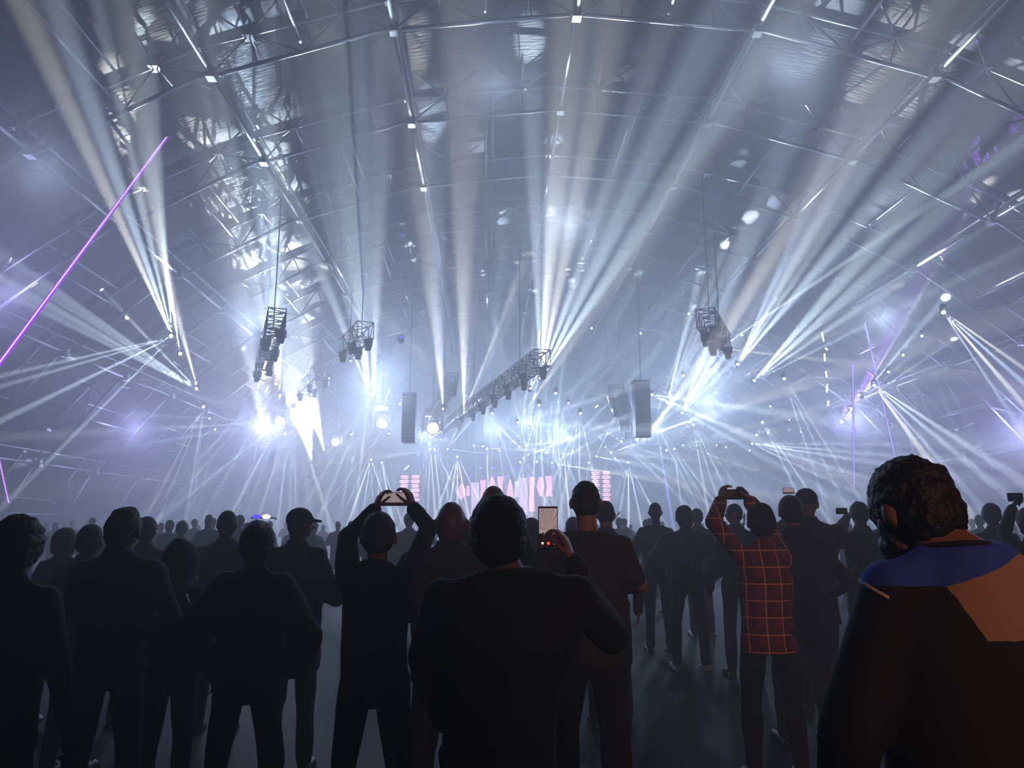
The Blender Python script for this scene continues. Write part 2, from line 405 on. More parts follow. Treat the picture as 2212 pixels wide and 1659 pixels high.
# each: x, y (pixel of lens), hang height, brightness, [(end x, end y, mode, k, cone)...]
T = [
 (372, 728, 9.0, 1.7, [(40, -10, 'u'), (110, -20, 'u'), (200, -10, 'u'), (0, 812, 's', .7), (0, 835, 's', .7), (100, 1000, 's', .75), (20, 900, 's', .7), (335, 300, 'u')]),
 (390, 768, 9.0, 1.0, [(300, 240, 'u'), (280, 90, 'u')]),
 (427, 842, 8.6, 1.5, [(0, 570, 's', .6), (0, 600, 's', .6), (0, 625, 's', .6), (0, 545, 's', .6), (60, 470, 's', .7), (350, 560, 'u'), (120, 520, 's', .7)]),
 (441, 875, 8.4, 1.0, [(330, 1090, 'd'), (352, 1100, 'd'), (415, 1040, 'd'), (425, 1030, 'd')]),
 (453, 902, 8.3, .4, [(440, 990, 'd')]), (465, 926, 8.2, .4, [(450, 1000, 'd')]), (474, 946, 8.1, .4, [(460, 1010, 'd')]),
 (484, 966, 7.6, 1.3, [(330, 1130, 'd'), (365, 1130, 'd'), (395, 1130, 'd'), (425, 1130, 'd'), (452, 1120, 'd'), (470, 1100, 'd')]),
 (599, 829, 9.0, 1.2, [(520, 905, 'd'), (545, 890, 'd'), (560, 900, 'd'), (575, 905, 'd'), (545, 330, 'u'), (590, 200, 'u'), (470, 240, 'u')]),
 (605, 858, 9.0, .9, [(600, 500, 'u'), (570, 400, 'u')]),
 (605, 911, 8.6, 1.3, [(250, 800, 's', .7), (0, 880, 's', .7), (360, 925, 's', .8), (0, 1010, 's', .7), (420, 1060, 's', .8), (540, 1090, 'd'), (510, 1090, 'd'), (480, 830, 's'), (560, 820, 's')]),
 (543, 956, 8.4, 1.2, [(330, 540, 'u'), (360, 480, 'u'), (400, 430, 'u'), (530, 840, 'u'), (545, 780, 'u')]),
 (568, 936, 8.6, .8, [(555, 860, 'u'), (565, 800, 'u'), (580, 800, 'u')]),
 (634, 880, 9.4, 1.0, [(560, 1110, 'd'), (600, 1120, 'd'), (625, 1120, 'd'), (640, 1120, 'd'), (690, 1060, 'd'), (670, 1100, 'd')]),
 (616, 935, 8.6, .9, [(560, 1110, 'd'), (575, 1110, 'd'), (590, 1115, 'd'), (605, 1115, 'd')]),
 (711, 815, 10.0, .35, [(710, 900, 'd')]), (672, 850, 9.6, .35, [(672, 930, 'd'), (690, 980, 'd')]),
 (673, 991, 7.8, 1.2, [(560, 700, 'u'), (600, 700, 'u'), (630, 720, 'u'), (655, 780, 'u'), (672, 820, 'u')]),
 (700, 972, 8.0, 1.0, [(600, 700, 'u'), (630, 640, 'u'), (660, 720, 'u')]),
 (757, 777, 10.5, .5, [(760, 860, 'd'), (772, 900, 'd')]),
 (797, 848, 9.6, 1.2, [(540, 200, 'u'), (640, 150, 'u'), (700, 60, 'u'), (760, 100, 'u'), (700, 1020, 'd'), (725, 1030, 'd'), (750, 1040, 'd'), (775, 1040, 'd')]),
 (807, 864, 9.6, 1.0, [(800, 60, 'u'), (830, 300, 'u')]),
 (801, 992, 7.6, 1.1, [(770, 1080, 'd'), (788, 1080, 'd'), (805, 1080, 'd'), (830, 1075, 'd')]),
 (824, 998, 7.6, .9, [(815, 1080, 'd'), (850, 1075, 'd'), (840, 1080, 'd')]),
 (840, 935, 8.6, .6, [(825, 1040, 'd'), (850, 1060, 'd')]), (758, 937, 8.8, .6, [(745, 1060, 'd'), (762, 1070, 'd'), (775, 1060, 'd')]),
 (863, 870, 9.8, .35, [(858, 960, 'd'), (868, 970, 'd')]),
 (957, 885, 9.2, .8, [(935, 400, 'u'), (900, 300, 'u')]),
 (993, 923, 9.0, 1.3, [(940, 640, 'u'), (870, 120, 'u'), (950, 200, 'u'), (985, 260, 'u'), (1000, 500, 'u')]),
 (1002, 893, 9.2, 1.4, [(1010, 60, 'u'), (1050, 180, 'u'), (1090, 260, 'u'), (1180, 740, 's', .8), (1120, 600, 'u'), (1150, 860, 's', .8)]),
 (967, 970, 8.0, .9, [(950, 900, 's'), (1000, 930, 's'), (1010, 975, 's'), (920, 975, 's'), (967, 1040, 'd'), (965, 900, 's'), (990, 920, 's')]),
 (988, 985, 7.6, 1.1, [(960, 1060, 'd'), (975, 1070, 'd'), (988, 1070, 'd'), (1003, 1065, 'd'), (1020, 1050, 'd')]),
 (930, 968, 8.0, 1.0, [(890, 1070, 'd'), (910, 1080, 'd'), (925, 1080, 'd'), (938, 1080, 'd')]),
 (938, 969, 8.0, .8, [(950, 1080, 'd'), (965, 1060, 'd'), (980, 1050, 'd')]),
 (1044, 966, 8.2, 1.1, [(1020, 900, 's'), (1050, 900, 's'), (1060, 880, 's'), (1000, 880, 's')]),
 (1052, 968, 8.2, .9, [(1080, 930, 's'), (1095, 970, 's'), (1010, 960, 's'), (1053, 1010, 'd')]),
 (1062, 890, 9.3, 1.3, [(1062, 1000, 'd'), (1085, 1010, 'd'), (1105, 1010, 'd'), (1130, 990, 'd'), (1165, 985, 'd')]),
 (1164, 872, 9.4, 1.4, [(1135, 980, 'd'), (1155, 990, 'd'), (1170, 990, 'd'), (1195, 970, 'd'), (1230, 950, 'd')]),
 (1167, 820, 9.8, 1.5, [(1150, 250, 'u'), (1230, 60, 'u'), (1320, 60, 'u'), (1440, 40, 'u'), (1560, 30, 'u'), (1190, 400, 'u'), (1720, -10, 'u')]),
 (1145, 843, 9.6, .9, [(1155, 780, 's'), (1165, 800, 's'), (1260, 560, 'u')]),
 (1200, 846, 9.6, 1.1, [(1196, 980, 'd'), (1208, 1000, 'd'), (1225, 990, 'd'), (1240, 985, 'd')]),
 (1228, 868, 9.4, .4, [(1228, 960, 'd')]),
 (1253, 890, 9.2, 1.5, [(1180, 1080, 'd'), (1215, 1080, 'd'), (1250, 1080, 'd'), (1290, 1060, 'd'), (1360, 1030, 'd'), (1420, 1010, 'd')]),
 (1117, 913, 9.0, .9, [(1140, 880, 's'), (1160, 900, 's'), (1150, 915, 's')]), (1142, 925, 9.0, .8, [(1150, 880, 's'), (1170, 900, 's')]),
 (1121, 966, 8.2, 1.0, [(1130, 900, 's'), (1160, 960, 's'), (1140, 900, 's')]),
 (1141, 983, 7.8, 1.6, [(1085, 930, 's'), (1120, 900, 's'), (1145, 880, 's'), (1165, 900, 's'), (1190, 930, 's'), (1200, 960, 's')]),
 (1181, 980, 8.0, .8, [(1160, 940, 's'), (1170, 930, 's'), (1190, 900, 's')]),
 (1159, 999, 7.6, .9, [(1180, 960, 's'), (1195, 960, 's')]),
 (1192, 1001, 7.6, 1.4, [(1220, 940, 's'), (1230, 960, 's'), (1240, 975, 's'), (1250, 1010, 's'), (1200, 930, 's'), (1185, 920, 's')]),
 (1123, 997, 7.4, 1.1, [(1120, 1070, 'd'), (1140, 1070, 'd'), (1165, 1060, 'd'), (1190, 1050, 'd')]),
 (1079, 972, 8.0, .6, [(1078, 1060, 'd'), (1105, 1050, 'd')]), (1024, 961, 8.2, .5, [(1040, 1020, 'd'), (1030, 1030, 'd')]),
 (1218, 979, 7.9, 1.0, [(1205, 1060, 'd'), (1225, 1060, 'd'), (1245, 1050, 'd')]),
 (1272, 998, 7.4, .9, [(1262, 1080, 'd'), (1290, 1060, 'd'), (1310, 1040, 'd')]),
 (1357, 997, 7.4, 1.2, [(1322, 1095, 'd'), (1340, 1100, 'd'), (1358, 1100, 'd'), (1378, 1095, 'd'), (1405, 1090, 'd')]),
 (1319, 978, 8.0, 1.1, [(1350, 940, 's'), (1370, 960, 's'), (1390, 985, 's'), (1340, 930, 's')]),
 (1288, 986, 8.0, .7, [(1305, 950, 's'), (1310, 990, 's')]), (1328, 990, 7.8, .6, [(1360, 970, 's'), (1380, 950, 's')]),
 (1340, 953, 8.4, 1.0, [(1450, 960, 's'), (1430, 985, 's'), (1400, 1010, 's'), (1490, 1010, 's')]),
 (1391, 950, 8.4, 1.0, [(1402, 935, 's'), (1460, 920, 's')]),
 (1314, 934, 8.8, .5, [(1310, 1010, 'd'), (1330, 1010, 'd')]), (1308, 965, 8.4, .4, [(1308, 1040, 'd')]),
 (1407, 852, 9.6, 1.3, [(1530, 870, 's', .8), (1520, 900, 's', .8), (1600, 960, 's', .8)]),
 (1404, 938, 9.0, 1.4, [(1500, 800, 's', .7), (1560, 780, 's', .7), (1600, 690, 's', .6), (1520, 900, 's', .8), (1480, 720, 'u')]),
 (1416, 911, 9.2, 1.0, [(1440, 1050, 'd'), (1460, 1010, 'd'), (1500, 1080, 'd'), (1520, 1080, 'd')]),
 (1440, 873, 9.6, 1.1, [(1540, 600, 'u'), (1580, 560, 'u'), (1620, 540, 'u'), (1500, 640, 'u')]),
 (1475, 808, 10.2, .7, [(1500, 880, 'd'), (1530, 900, 'd')]),
 (1472, 894, 9.4, 1.3, [(1760, 380, 'u'), (1820, 420, 'u'), (1800, 560, 'u'), (1700, 760, 's', .8), (1700, 300, 'u')]),
 (1555, 752, 10.0, 2.6, [(2260, 470, 's', .5), (2260, 540, 's', .5), (2260, 610, 's', .5), (2260, 690, 's', .5), (2260, 790, 's', .5), (2260, 830, 's', .5), (2100, 380, 's', .6)]),
 (1592, 790, 9.8, 1.4, [(1880, 150, 'u'), (1960, 130, 'u'), (2040, 120, 'u'), (2120, 160, 'u')]),
 (1627, 824, 9.8, 1.4, [(2060, 330, 'u'), (2120, 380, 'u'), (2200, 430, 'u'), (2240, 520, 's', .6)]),
 (1692, 814, 9.8, 1.3, [(1760, 1020, 'd'), (1800, 1040, 'd'), (1840, 1050, 'd'), (1870, 1060, 'd')]),
 (1860, 858, 8.4, 1.3, [(1500, 740, 's', 1.1), (1500, 790, 's', 1.1), (1500, 810, 's', 1.1), (1560, 720, 's', 1.1), (2100, 470, 'u'), (2180, 480, 'u')]),
 (1836, 886, 8.4, 1.2, [(2200, 560, 's', .7), (2212, 470, 's', .7), (2240, 610, 's', .7)]),
 (1887, 831, 8.8, 1.3, [(2212, 1100, 's', .6), (2240, 1060, 's', .6), (2150, 1130, 's', .6), (2090, 1110, 's', .6)]),
 (1815, 911, 8.2, 2.2, [(2260, 820, 's', .6), (2260, 920, 's', .6), (2260, 960, 's', .6), (2260, 1040, 's', .6), (2200, 1100, 's', .6), (2260, 880, 's', .6)]),
 (2036, 672, 9.4, 1.5, [(2260, 830, 's', .7), (2260, 870, 's', .7), (2260, 930, 's', .7), (2240, 980, 's', .7)]),
 (1990, 722, 9.2, .5, [(2060, 920, 'd'), (2100, 930, 'd')]), (1950, 764, 9.2, .5, [(1980, 880, 'd'), (2000, 880, 'd')]),
 (1918, 800, 9.2, .7, [(1960, 930, 'd'), (1985, 930, 'd')]),
 (1623, 958, 7.8, 1.6, [(2000, 960, 's', .7), (2000, 990, 's', .7), (1900, 1040, 's', .7), (1960, 1010, 's', .7), (1860, 1070, 's', .7)]),
 (1645, 909, 8.6, 1.3, [(1730, 1080, 'd'), (1760, 1080, 'd'), (1800, 1090, 'd'), (1840, 1080, 'd')]),
 (1632, 943, 8.2, 1.1, [(1720, 850, 's'), (1740, 870, 's'), (1700, 820, 's'), (1800, 740, 's')]),
 (1497, 915, 8.8, 1.2, [(1520, 1050, 'd'), (1545, 1060, 'd'), (1570, 1060, 'd'), (1590, 1050, 'd')]),
 (1438, 974, 8.0, 1.3, [(1500, 900, 's'), (1540, 880, 's'), (1520, 960, 's'), (1480, 880, 's')]),
 (1456, 968, 8.0, .9, [(1500, 1060, 'd'), (1540, 1080, 'd'), (1520, 950, 's'), (1470, 1080, 'd')]),
 (1474, 962, 8.2, .8, [(1540, 950, 's'), (1540, 985, 's')]),
 (1705, 905, 9.0, .4, [(1705, 960, 'd')]), (1730, 932, 9.0, .4, [(1733, 990, 'd')]), (1548, 960, 8.2, .3, [(1548, 1010, 'd')]),
 (1568, 965, 8.2, .35, [(1575, 1040, 'd')]), (1619, 972, 7.8, .5, [(1634, 1035, 'd'), (1648, 1035, 'd')]), (1665, 876, 9.2, .4, [(1650, 905, 'd')]),
]
for row in T:
    px, py, H, br, ends = row
    ys = Sdepth(px, py, H); S = atY(px, py, ys)
    E0 = None; Es = []
    for e in ends:
        ex, ey, mode = e[:3]; k = e[3] if len(e) > 3 else (0.82 if mode == 'd' else 0.92)
        Es.append((end_point(px, py, S, ys, ex, ey, mode, k), mode))
    mean = sum((p for p, _ in Es), Vector()) / len(Es)
    sz = 0.85 if br >= 1.8 else (0.6 if br >= .9 else (0.48 if br > .5 else 0.38))
    fx = fixture(S, mean, 'lens', sz, br)
    for p, mode in Es:
        cn = 1.1 if br <= .6 else (random.uniform(2.6, 4.6) if mode == 'u' else random.uniform(1.0, 1.7))
        beam(S, p, (0.22 + 0.6 * br) * (0.64 if mode == 'u' else 1.25) * (cn / 1.6) ** 0.5 * max(1.0, ys / 36) ** (0.7 if mode == 's' else 1.4), cn, parent=fx)

# big glaring lamps (blinders)
for px, py, H, e, size, ln, rays in ((935, 925, 8.8, 9000, 3.4, 'lens_warm', 7), (825, 915, 8.8, 9000, 2.8, 'lens', 9), (605, 911, 8.4, 6000, 2.5, 'lens', 5),
                                     (725, 955, 8.2, 6000, 2.3, 'lens', 9), (569, 810, 9.6, 2600, 1.9, 'lens_warm', 1)):
    ys = Sdepth(px, py, H) * 0.985; S = atY(px, py, ys)
    fx = fixture(S, C0, ln, size, 5)
    col = (1.0, 0.76, 0.38) if ln == 'lens_warm' else (0.75, 0.85, 1.0)
    l = light('POINT', 'lamp_glow', S + (C0 - S).normalized() * 1.1, e * 0.15, col, 0.25)
    l.parent = fx; l.matrix_parent_inverse = fx.matrix_basis.inverted()
    for i in range(rays):
        a = PI * (0.02 + 1.9 * (i + random.uniform(-.3, .3)) / rays) + 2.6
        ex, ey = px + 300 * math.cos(a), py + 200 * math.sin(a)
        beam(S, atY(ex, ey, ys * 0.85), 0.9, 1.7, parent=fx)


# ------------------------------------------------------------------ box trusses of the rig
def box_truss(a, b, size, label, name='lighting_truss', step=None, flat=1.0):
    a = Vector(a); b = Vector(b); d = b - a; L = d.length; q = d.to_track_quat('Z', 'Y')
    r = empty(name, a); tag(r, label, 'truss'); hs = size / 2; step = step or size
    cs = [(-hs, -hs * flat), (hs, -hs * flat), (hs, hs * flat), (-hs, hs * flat)]
    for x, y in cs:
        link('chord', MB().tube(q @ Vector((x, y, 0)), q @ Vector((x, y, L)), 0.035, n=6).mesh('chord', M['truss']), r)
    mb = MB(); n = max(1, int(L / step)); st = L / n
    for i in range(n):
        for f in range(4):
            p, p2 = cs[f], cs[(f + 1) % 4]
            if i % 2: p, p2 = p2, p
            mb.tube(q @ Vector((*p, i * st)), q @ Vector((*p2, (i + 1) * st)), 0.02, n=4)
            mb.tube(q @ Vector((*cs[f], i * st)), q @ Vector((*cs[(f + 1) % 4], i * st)), 0.02, n=4)
    tag(link('lattice', mb.mesh('lattice', M['truss']), r), kind='stuff')
    return r, q, L
def truss_px(p1, y1, p2, y2, size, label, lamps=0, **k):
    a, b = atY(*p1, y1), atY(*p2, y2)
    r, q, L = box_truss(a, b, size, label, **k)
    # small lamp housings clamped under the chords
    mb = MB()
    for i in range(lamps):
        z = (i + 0.5) / lamps * L; sx = 1 if i % 2 else -1
        link('lamp_housing', HOUS, r, q @ Vector((sx * size * 0.35, 0, z)) - Vector((0, 0, size * 0.62)))
    for t in (0.2, 0.8):
        p = a.lerp(b, t); zz = roof_z(p.x) - p.z
        if zz > 0.3: link('hoist_chain', MB().tube(p - a, p - a + Vector((0, 0, zz)), 0.02, n=4).mesh('hoist_chain', M['truss']), r)
    return r
HOUS = MB().box((0, 0, 0), (0.34, 0.3, 0.3)).loft([((0, 0, -.38), .12, .12), ((0, 0, -.3), .15, .15), ((0, 0, -.1), .16, .16)], 10).mesh('lamp_housing', M['fixture'])
truss_px((598, 684), 26, (566, 800), 36, 0.62, 'dark box truss hanging above the warm lamp on the left', 6, step=0.62)
truss_px((790, 712), 33, (748, 752), 36, 0.75, 'short dark truss hanging at the centre left, one thin beam below it', 4)
truss_px((1172, 772), 32, (1000, 892), 52, 0.72, 'long diagonal dark truss running down from upper right at the centre', 12)
truss_px((994, 896), 54, (900, 972), 68, 0.72, 'farther dark truss continuing the long diagonal towards the stage', 6)
truss_px((978, 818), 46, (908, 950), 66, 0.72, 'dark truss sloping down behind the big yellow glaring lamp', 9)
truss_px((1524, 686), 28, (1562, 742), 33, 0.72, 'dark truss above the bright beams on the right', 5)
truss_px((700, 800), 44, (655, 842), 50, 0.9, 'faint hazy truss left of the centre', 4)
truss_px((1330, 846), 46, (1372, 948), 62, 0.9, 'dark truss left of the right loudspeaker column', 8)
truss_px((1690, 868), 50, (1658, 905), 56, 0.6, 'small truss low on the right among thin beams', 4)
truss_px((606, 862), 50, (610, 888), 56, 0.6, 'small truss above the white lamp on the left', 3)
truss_px((845, 872), 56, (815, 905), 62, 0.8, 'short truss above the left white glaring lamp', 3)

# truss reflections and other bright streaks in the rig, shaped as glowing rods
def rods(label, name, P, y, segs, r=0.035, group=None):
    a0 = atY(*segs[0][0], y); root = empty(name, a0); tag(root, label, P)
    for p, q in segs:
        link('streak_rod', MB().tube(atY(*p, y) - a0, atY(*q, y) - a0, r, n=6).mesh('streak_rod', M['glint']), root)
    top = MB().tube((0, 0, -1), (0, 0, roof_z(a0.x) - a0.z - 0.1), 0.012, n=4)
    link('hanging_wire', top.mesh('hanging_wire', M['truss']), root)  # added wire, running from the glowing streak rods up to the roof
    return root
rods('column of short white truss reflections on the right, shaped as glowing rods', 'light_streak', 'light', 34,
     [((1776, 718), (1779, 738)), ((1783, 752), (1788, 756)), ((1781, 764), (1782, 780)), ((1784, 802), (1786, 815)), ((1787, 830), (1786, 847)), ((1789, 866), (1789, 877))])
rods('short slanted white reflections on the truss above the warm left lamp, as glowing rods', 'light_streak', 'light', 30, [((590, 731), (583, 755)), ((575, 780), (570, 797)), ((562, 822), (557, 838))])
rods('short bright streaks, as glowing rods, left of the right loudspeaker column', 'light_streak', 'light', 50, [((1312, 857), (1316, 868)), ((1321, 883), (1324, 891)), ((1286, 881), (1292, 875))], 0.05)
rods('short slanted bright streak, as a glowing rod, below the far truss near the stage', 'light_streak', 'light', 66, [((873, 1015), (884, 1005))], 0.05)
rods('thin pink laser line, as a glowing rod, above the left white glaring lamp', 'light_streak', 'light', 54, [((843, 836), (829, 875))], 0.03)  # piece of a dashed laser line, shaped as a glowing rod
for i, (px, py, c) in enumerate([(1278, 709, 'first'), (1384, 720, 'second'), (1488, 678, 'third'), (1603, 724, 'fourth')]):
    p = atY(px, py, 40); r = empty('indicator_lamp', p); tag(r, 'tiny pale lamp on a wire under the roof, %s from the left of four' % c, 'lamp', 'tiny lamps under the roof')
    link('bulb', MB().ell((0, 0, 0), (.06, .06, .06), 8, 6).mesh('bulb', glow('pale_bulb%d' % i, (0.7, 1, 0.95), 8)), r)
    link('hanging_wire', MB().tube((0, 0, .05), (0, 0, roof_z(p.x) - p.z), 0.01, n=4).mesh('hanging_wire', M['truss']), r)

# ------------------------------------------------------------------ loudspeaker columns
def line_array(x0, x1, yt, yb, Y, label):
    a = atY((x0 + x1) / 2, yt, Y); b = atY((x0 + x1) / 2, yb, Y); wd = (x1 - x0) / F * Y / 1.0
    r = empty('loudspeaker_column', b); tag(r, label, 'loudspeaker', 'loudspeaker columns beside the stage')
    n = 12; H = a.z - b.z; h = H / n
    box = MB().box((0, 0, 0), (wd, 0.8, h * 0.95)).box((0, -0.41, 0), (wd * 0.9, 0.04, h * 0.7)).mesh('speaker_box', M['fixture'])
    for i in range(n): link('speaker_box', box, r, (0, 0.05 * abs(i - 8) * 0.2, h * (i + .5)))
    link('rigging_frame', MB().box((0, 0, H + 0.1), (wd * 1.05, 0.9, 0.15)).tube((0, 0, H + .1), (0, 0, roof_z(a.x) - b.z), 0.03, n=5).mesh('rigging_frame', M['truss']), r)
line_array(868, 897, 856, 956, 44, 'tall dark loudspeaker column hanging left of the stage')
line_array(1371, 1405, 830, 944, 42, 'tall dark loudspeaker column hanging right of the stage')
line_array(1338, 1358, 846, 930, 54, 'narrower loudspeaker column just left of the right one')

# ------------------------------------------------------------------ stage
SY = 80
stg = empty('stage', (HALLX, SY, 0)); tag(stg, 'distant low stage under the pink screens behind the crowd', 'stage')
link('platform', MB().box((0, 2.5, .55), (26, 8, 1.1)).mesh('platform', M['fixture']), stg)
link('fascia', MB().box((0, -1.55, .55), (26, .06, 1.0)).mesh('fascia', wallm), stg)
def ribbed(name, c1, c2, scale, vertical, s):
    m = bpy.data.materials.new(name); m.use_nodes = True; nt = m.node_tree; nt.nodes.clear()
    o = nt.nodes.new('ShaderNodeOutputMaterial'); e = nt.nodes.new('ShaderNodeEmission'); tc = nt.nodes.new('ShaderNodeTexCoord')
    wv = nt.nodes.new('ShaderNodeTexWave'); wv.bands_direction = 'X' if vertical else 'Z'; wv.inputs['Scale'].default_value = scale; wv.inputs['Distortion'].default_value = 1.2
    cr = nt.nodes.new('ShaderNodeValToRGB'); cr.color_ramp.elements[0].color = (*c1, 1); cr.color_ramp.elements[1].color = (*c2, 1)
    nt.links.new(tc.outputs['Object'], wv.inputs['Vector']); nt.links.new(wv.outputs['Fac'], cr.inputs[0]); nt.links.new(cr.outputs[0], e.inputs[0])
    e.inputs[1].default_value = s; nt.links.new(e.outputs[0], o.inputs[0]); return m
MP = ribbed('pink_ribbed_screen', (0.10, 0.03, 0.08), (1.0, 0.42, 0.55), 2.2, True, 5.5)
MH = ribbed('pink_banded_screen', (0.12, 0.04, 0.10), (1.0, 0.45, 0.56), 1.6, False, 5.5)
MG = ribbed('lilac_ladder_screen', (0.25, 0.2, 0.4), (0.8, 0.6, 0.9), 2.8, False, 3.2)
def profile(kind, t):
    if kind == 'lens': return 0.22 + 0.78 * math.sin(PI * t)
    if kind == 'hour': return 0.65 + 0.35 * abs(math.cos(PI * t)) ** 1.5
    return 1.0
def pod(px, y0, y1, wpx, kind, m, label, Y=SY):
    a, b = atY(px, y1, Y), atY(px, y0, Y); wd = wpx / F * Y / 2; n = 14; H = b.z - a.z
    r = empty('stage_screen', a); tag(r, label, 'screen', 'lit screens across the stage')
    vs = []; fs = []
    for j in range(n + 1):
        t = j / n; w_ = wd * profile(kind, t)
        for yy in (0.0, 0.12):
            vs += [(-w_, yy, t * H), (w_, yy, t * H)]
    for j in range(n):
        a0 = j * 4; b0 = a0 + 4
        fs += [(a0, a0 + 1, b0 + 1, b0), (a0 + 2, b0 + 2, b0 + 3, a0 + 3), (a0, b0, b0 + 2, a0 + 2), (a0 + 1, a0 + 3, b0 + 3, b0 + 1)]
    fs += [(0, 2, 3, 1), (n * 4, n * 4 + 1, n * 4 + 3, n * 4 + 2)]
    link('panel', MB().add(vs, fs).mesh('panel', m), r)
    link('frame', MB().box((0, .2, H / 2), (wd * .5, .12, H * .9)).tube((0, .2, H * .9), (0, .2, roof_z(a.x) - a.z), .03, n=4).mesh('frame', M['truss']), r)
    return r
PODS = [(997, 1045, 1079, 16, 'lens', MP, 'pink lens-shaped screen'), (1011, 1049, 1071, 8, 'box', MP, 'short pink rectangular screen'), (1026, 1042, 1112, 17, 'box', MG, 'tall lilac ladder screen'),
        (1043, 1037, 1076, 13, 'hour', MP, 'pink waisted screen'), (1063, 1030, 1078, 15, 'lens', MP, 'pink lens-shaped screen'), (1081, 1029, 1070, 14, 'hour', MP, 'pink waisted screen'),
        (1102, 1036, 1112, 14, 'lens', MP, 'tall pink lens-shaped screen'), (1116, 1040, 1074, 8, 'box', MG, 'short lilac screen'), (1131, 1032, 1112, 18, 'box', MG, 'tall lilac ladder screen'),
        (1149, 1030, 1105, 14, 'hour', MP, 'pink waisted screen'), (1168, 1029, 1072, 15, 'lens', MP, 'pink lens-shaped screen'), (1186, 1028, 1072, 15, 'hour', MP, 'pink waisted screen')]
for i, (px, y0, y1, wpx, k, m, lab) in enumerate(PODS):
    pod(px, y0, y1, wpx, k, m, '%s, %s from the left across the stage' % (lab, ORD[i]))
for cx, dx, y0, y1, side, o1 in ((872, 0, 1026, 1082, 'left', 'outer'), (896, 0, 1025, 1084, 'left', 'inner'), (1287, 0, 1018, 1070, 'right', 'inner'), (1311, 0, 1017, 1092, 'right', 'outer')):
    # a stack of lozenges
    a = atY(cx, y1, SY - 2); H = atY(cx, y0, SY - 2).z - a.z
    r = empty('side_screen', a); tag(r, 'stack of glowing pink lozenges, %s column %s of the stage' % (o1, side), 'screen', 'pink lozenge columns')
    n = 8 if H > 3 else 6
    for i in range(n):
        me = MB().ell((0, 0, 0), (0.5 if i % 2 == 0 else .42, .12, H / n * .46), 14, 7).mesh('lozenge', MH)
        link('lozenge', me, r, (0, 0, H * (i + .5) / n))
    link('mast', MB().tube((0, .2, -a.z), (0, .2, H), .05, n=5).mesh('mast', M['truss']), r)
for i in range(9):
    for row, (yy, hh) in enumerate(((1012, 0), (1030, 0))):
        px = 987 + 26 * i + (3 if row else 0); p = atY(px, yy - (4 * (i / 8)), SY - 2)
        red = i == 0
        r = empty('stage_lamp', p); tag(r, 'tiny %s lamp in the %s row over the stage, %s from the left' % ('red' if red else 'blue', 'upper' if row == 0 else 'lower', ORD[i]), 'lamp', 'row of tiny lamps over the stage')
        link('lens', MB().ell((0, 0, 0), (.17, .17, .12), 8, 6).mesh('lens', M['lens_red'] if red else M['lens_blue']), r)
        link('housing', MB().box((0, .25, 0), (.3, .3, .3)).mesh('housing', M['fixture']), r)
        if row == 0:
            light('SPOT', 'stage_beam', p + Vector((0, -.3, -.2)), 22000, (1, .15, .1) if red else (.12, .12, 1), .05, target=p + Vector((0, -1.5, -5)), cone=math.radians(11), blend=.5)
light('AREA', 'stage_glow', (HALLX - .6, SY - 3.5, 3.2), 900, (0.95, 0.66, 0.85), 9, target=(HALLX, 30, 4), sy=3.5)

# ------------------------------------------------------------------ lasers
def laser(p, y0, q, y1, r, label, core='laser_core', halo='laser', n=8):
    a, b = atY(*p, y0), atY(*q, y1); o = link('laser_line', MB().tube((0, 0, 0), b - a, r, n=n).mesh('laser_line', M[core]), None, a)
    tag(o, label, 'laser beam')
    d = (b - a); q_ = d.to_track_quat('Z', 'Y')
    off = q_ @ Vector((0, 0, 0))
    # coloured fringes running on both sides of the line
    for s in (-1, 1):
        k = (CR @ Vector((1, 0, 0))) ; side = (k - d.normalized() * k.dot(d.normalized())).normalized() * s * r * 1.7
        link('coloured_fringe', MB().tube(side, side + d, r * 1.05, n=6).mesh('coloured_fringe', M[halo]), o)
laser((385, 263), 24, (-30, 824), 16, 0.023, 'long violet laser line slanting down to the left edge')
laser((-12, 945), 30, (19, 1086), 32, 0.018, 'short violet laser line low at the left edge')
laser((1868, 697), 38, (1934, 990), 38, 0.02, 'violet laser line slanting behind the head of the man at right', halo='laser_blue')
laser((1842, 788), 38, (1845, 1050), 38, 0.02, 'upright violet laser line at the right', halo='laser_blue')
for p, q, lab in (((858, 892), (697, 1101), 'thin pink laser line crossing down to the left, the longer of two'), ((824, 928), (745, 1101), 'thin pink laser line crossing down to the left, the steeper of two'),
                  ((1938, 697), (1885, 724), 'faint violet laser line high at the right')):
    a, b = atY(*p, 52), atY(*q, 46)
    tag(link('laser_line', MB().tube((0, 0, 0), b - a, 0.016, n=5).mesh('laser_line', M['laser_thin']), None, a), lab, 'laser beam')
# violet light on the roof purlins at the left and right, blue beams low at the right
VI = (0.42, 0.12, 1.0)
def vspot(px, py, H, ex, ey, col, pw, cone, label, k=.8, mode='u'):
    ys = Sdepth(px, py, H); S = atY(px, py, ys); E = end_point(px, py, S, ys, ex, ey, mode, k)
    fx = fixture(S, E, 'lens_blue', .8, 1); fx['label'] = label
    beam(S, E, pw, cone, col, fx)
    return fx
vspot(-40, 700, 9, 200, 150, VI, 6.0, 7, 'violet moving head beyond the left edge', .8)
vspot(1428, 977, 8, 1442, 1070, (.1, .08, 1), 1.5, 2.4, 'blue moving head low at the right with blue beams below', .82, 'd')
vspot(1820, 916, 8.2, 2050, 500, VI, 1.0, 4, 'blue-lensed moving head beneath the bright white one at the right', .8)
vspot(1806, 934, 8.2, 1990, 470, VI, .8, 4, 'small blue-lensed moving head at the right, lower of the two', .8)
vspot(866, 737, 11.5, 870, 560, (.15, .2, 1), .3, 4, 'small blue moving head under the roof left of the centre', .9)

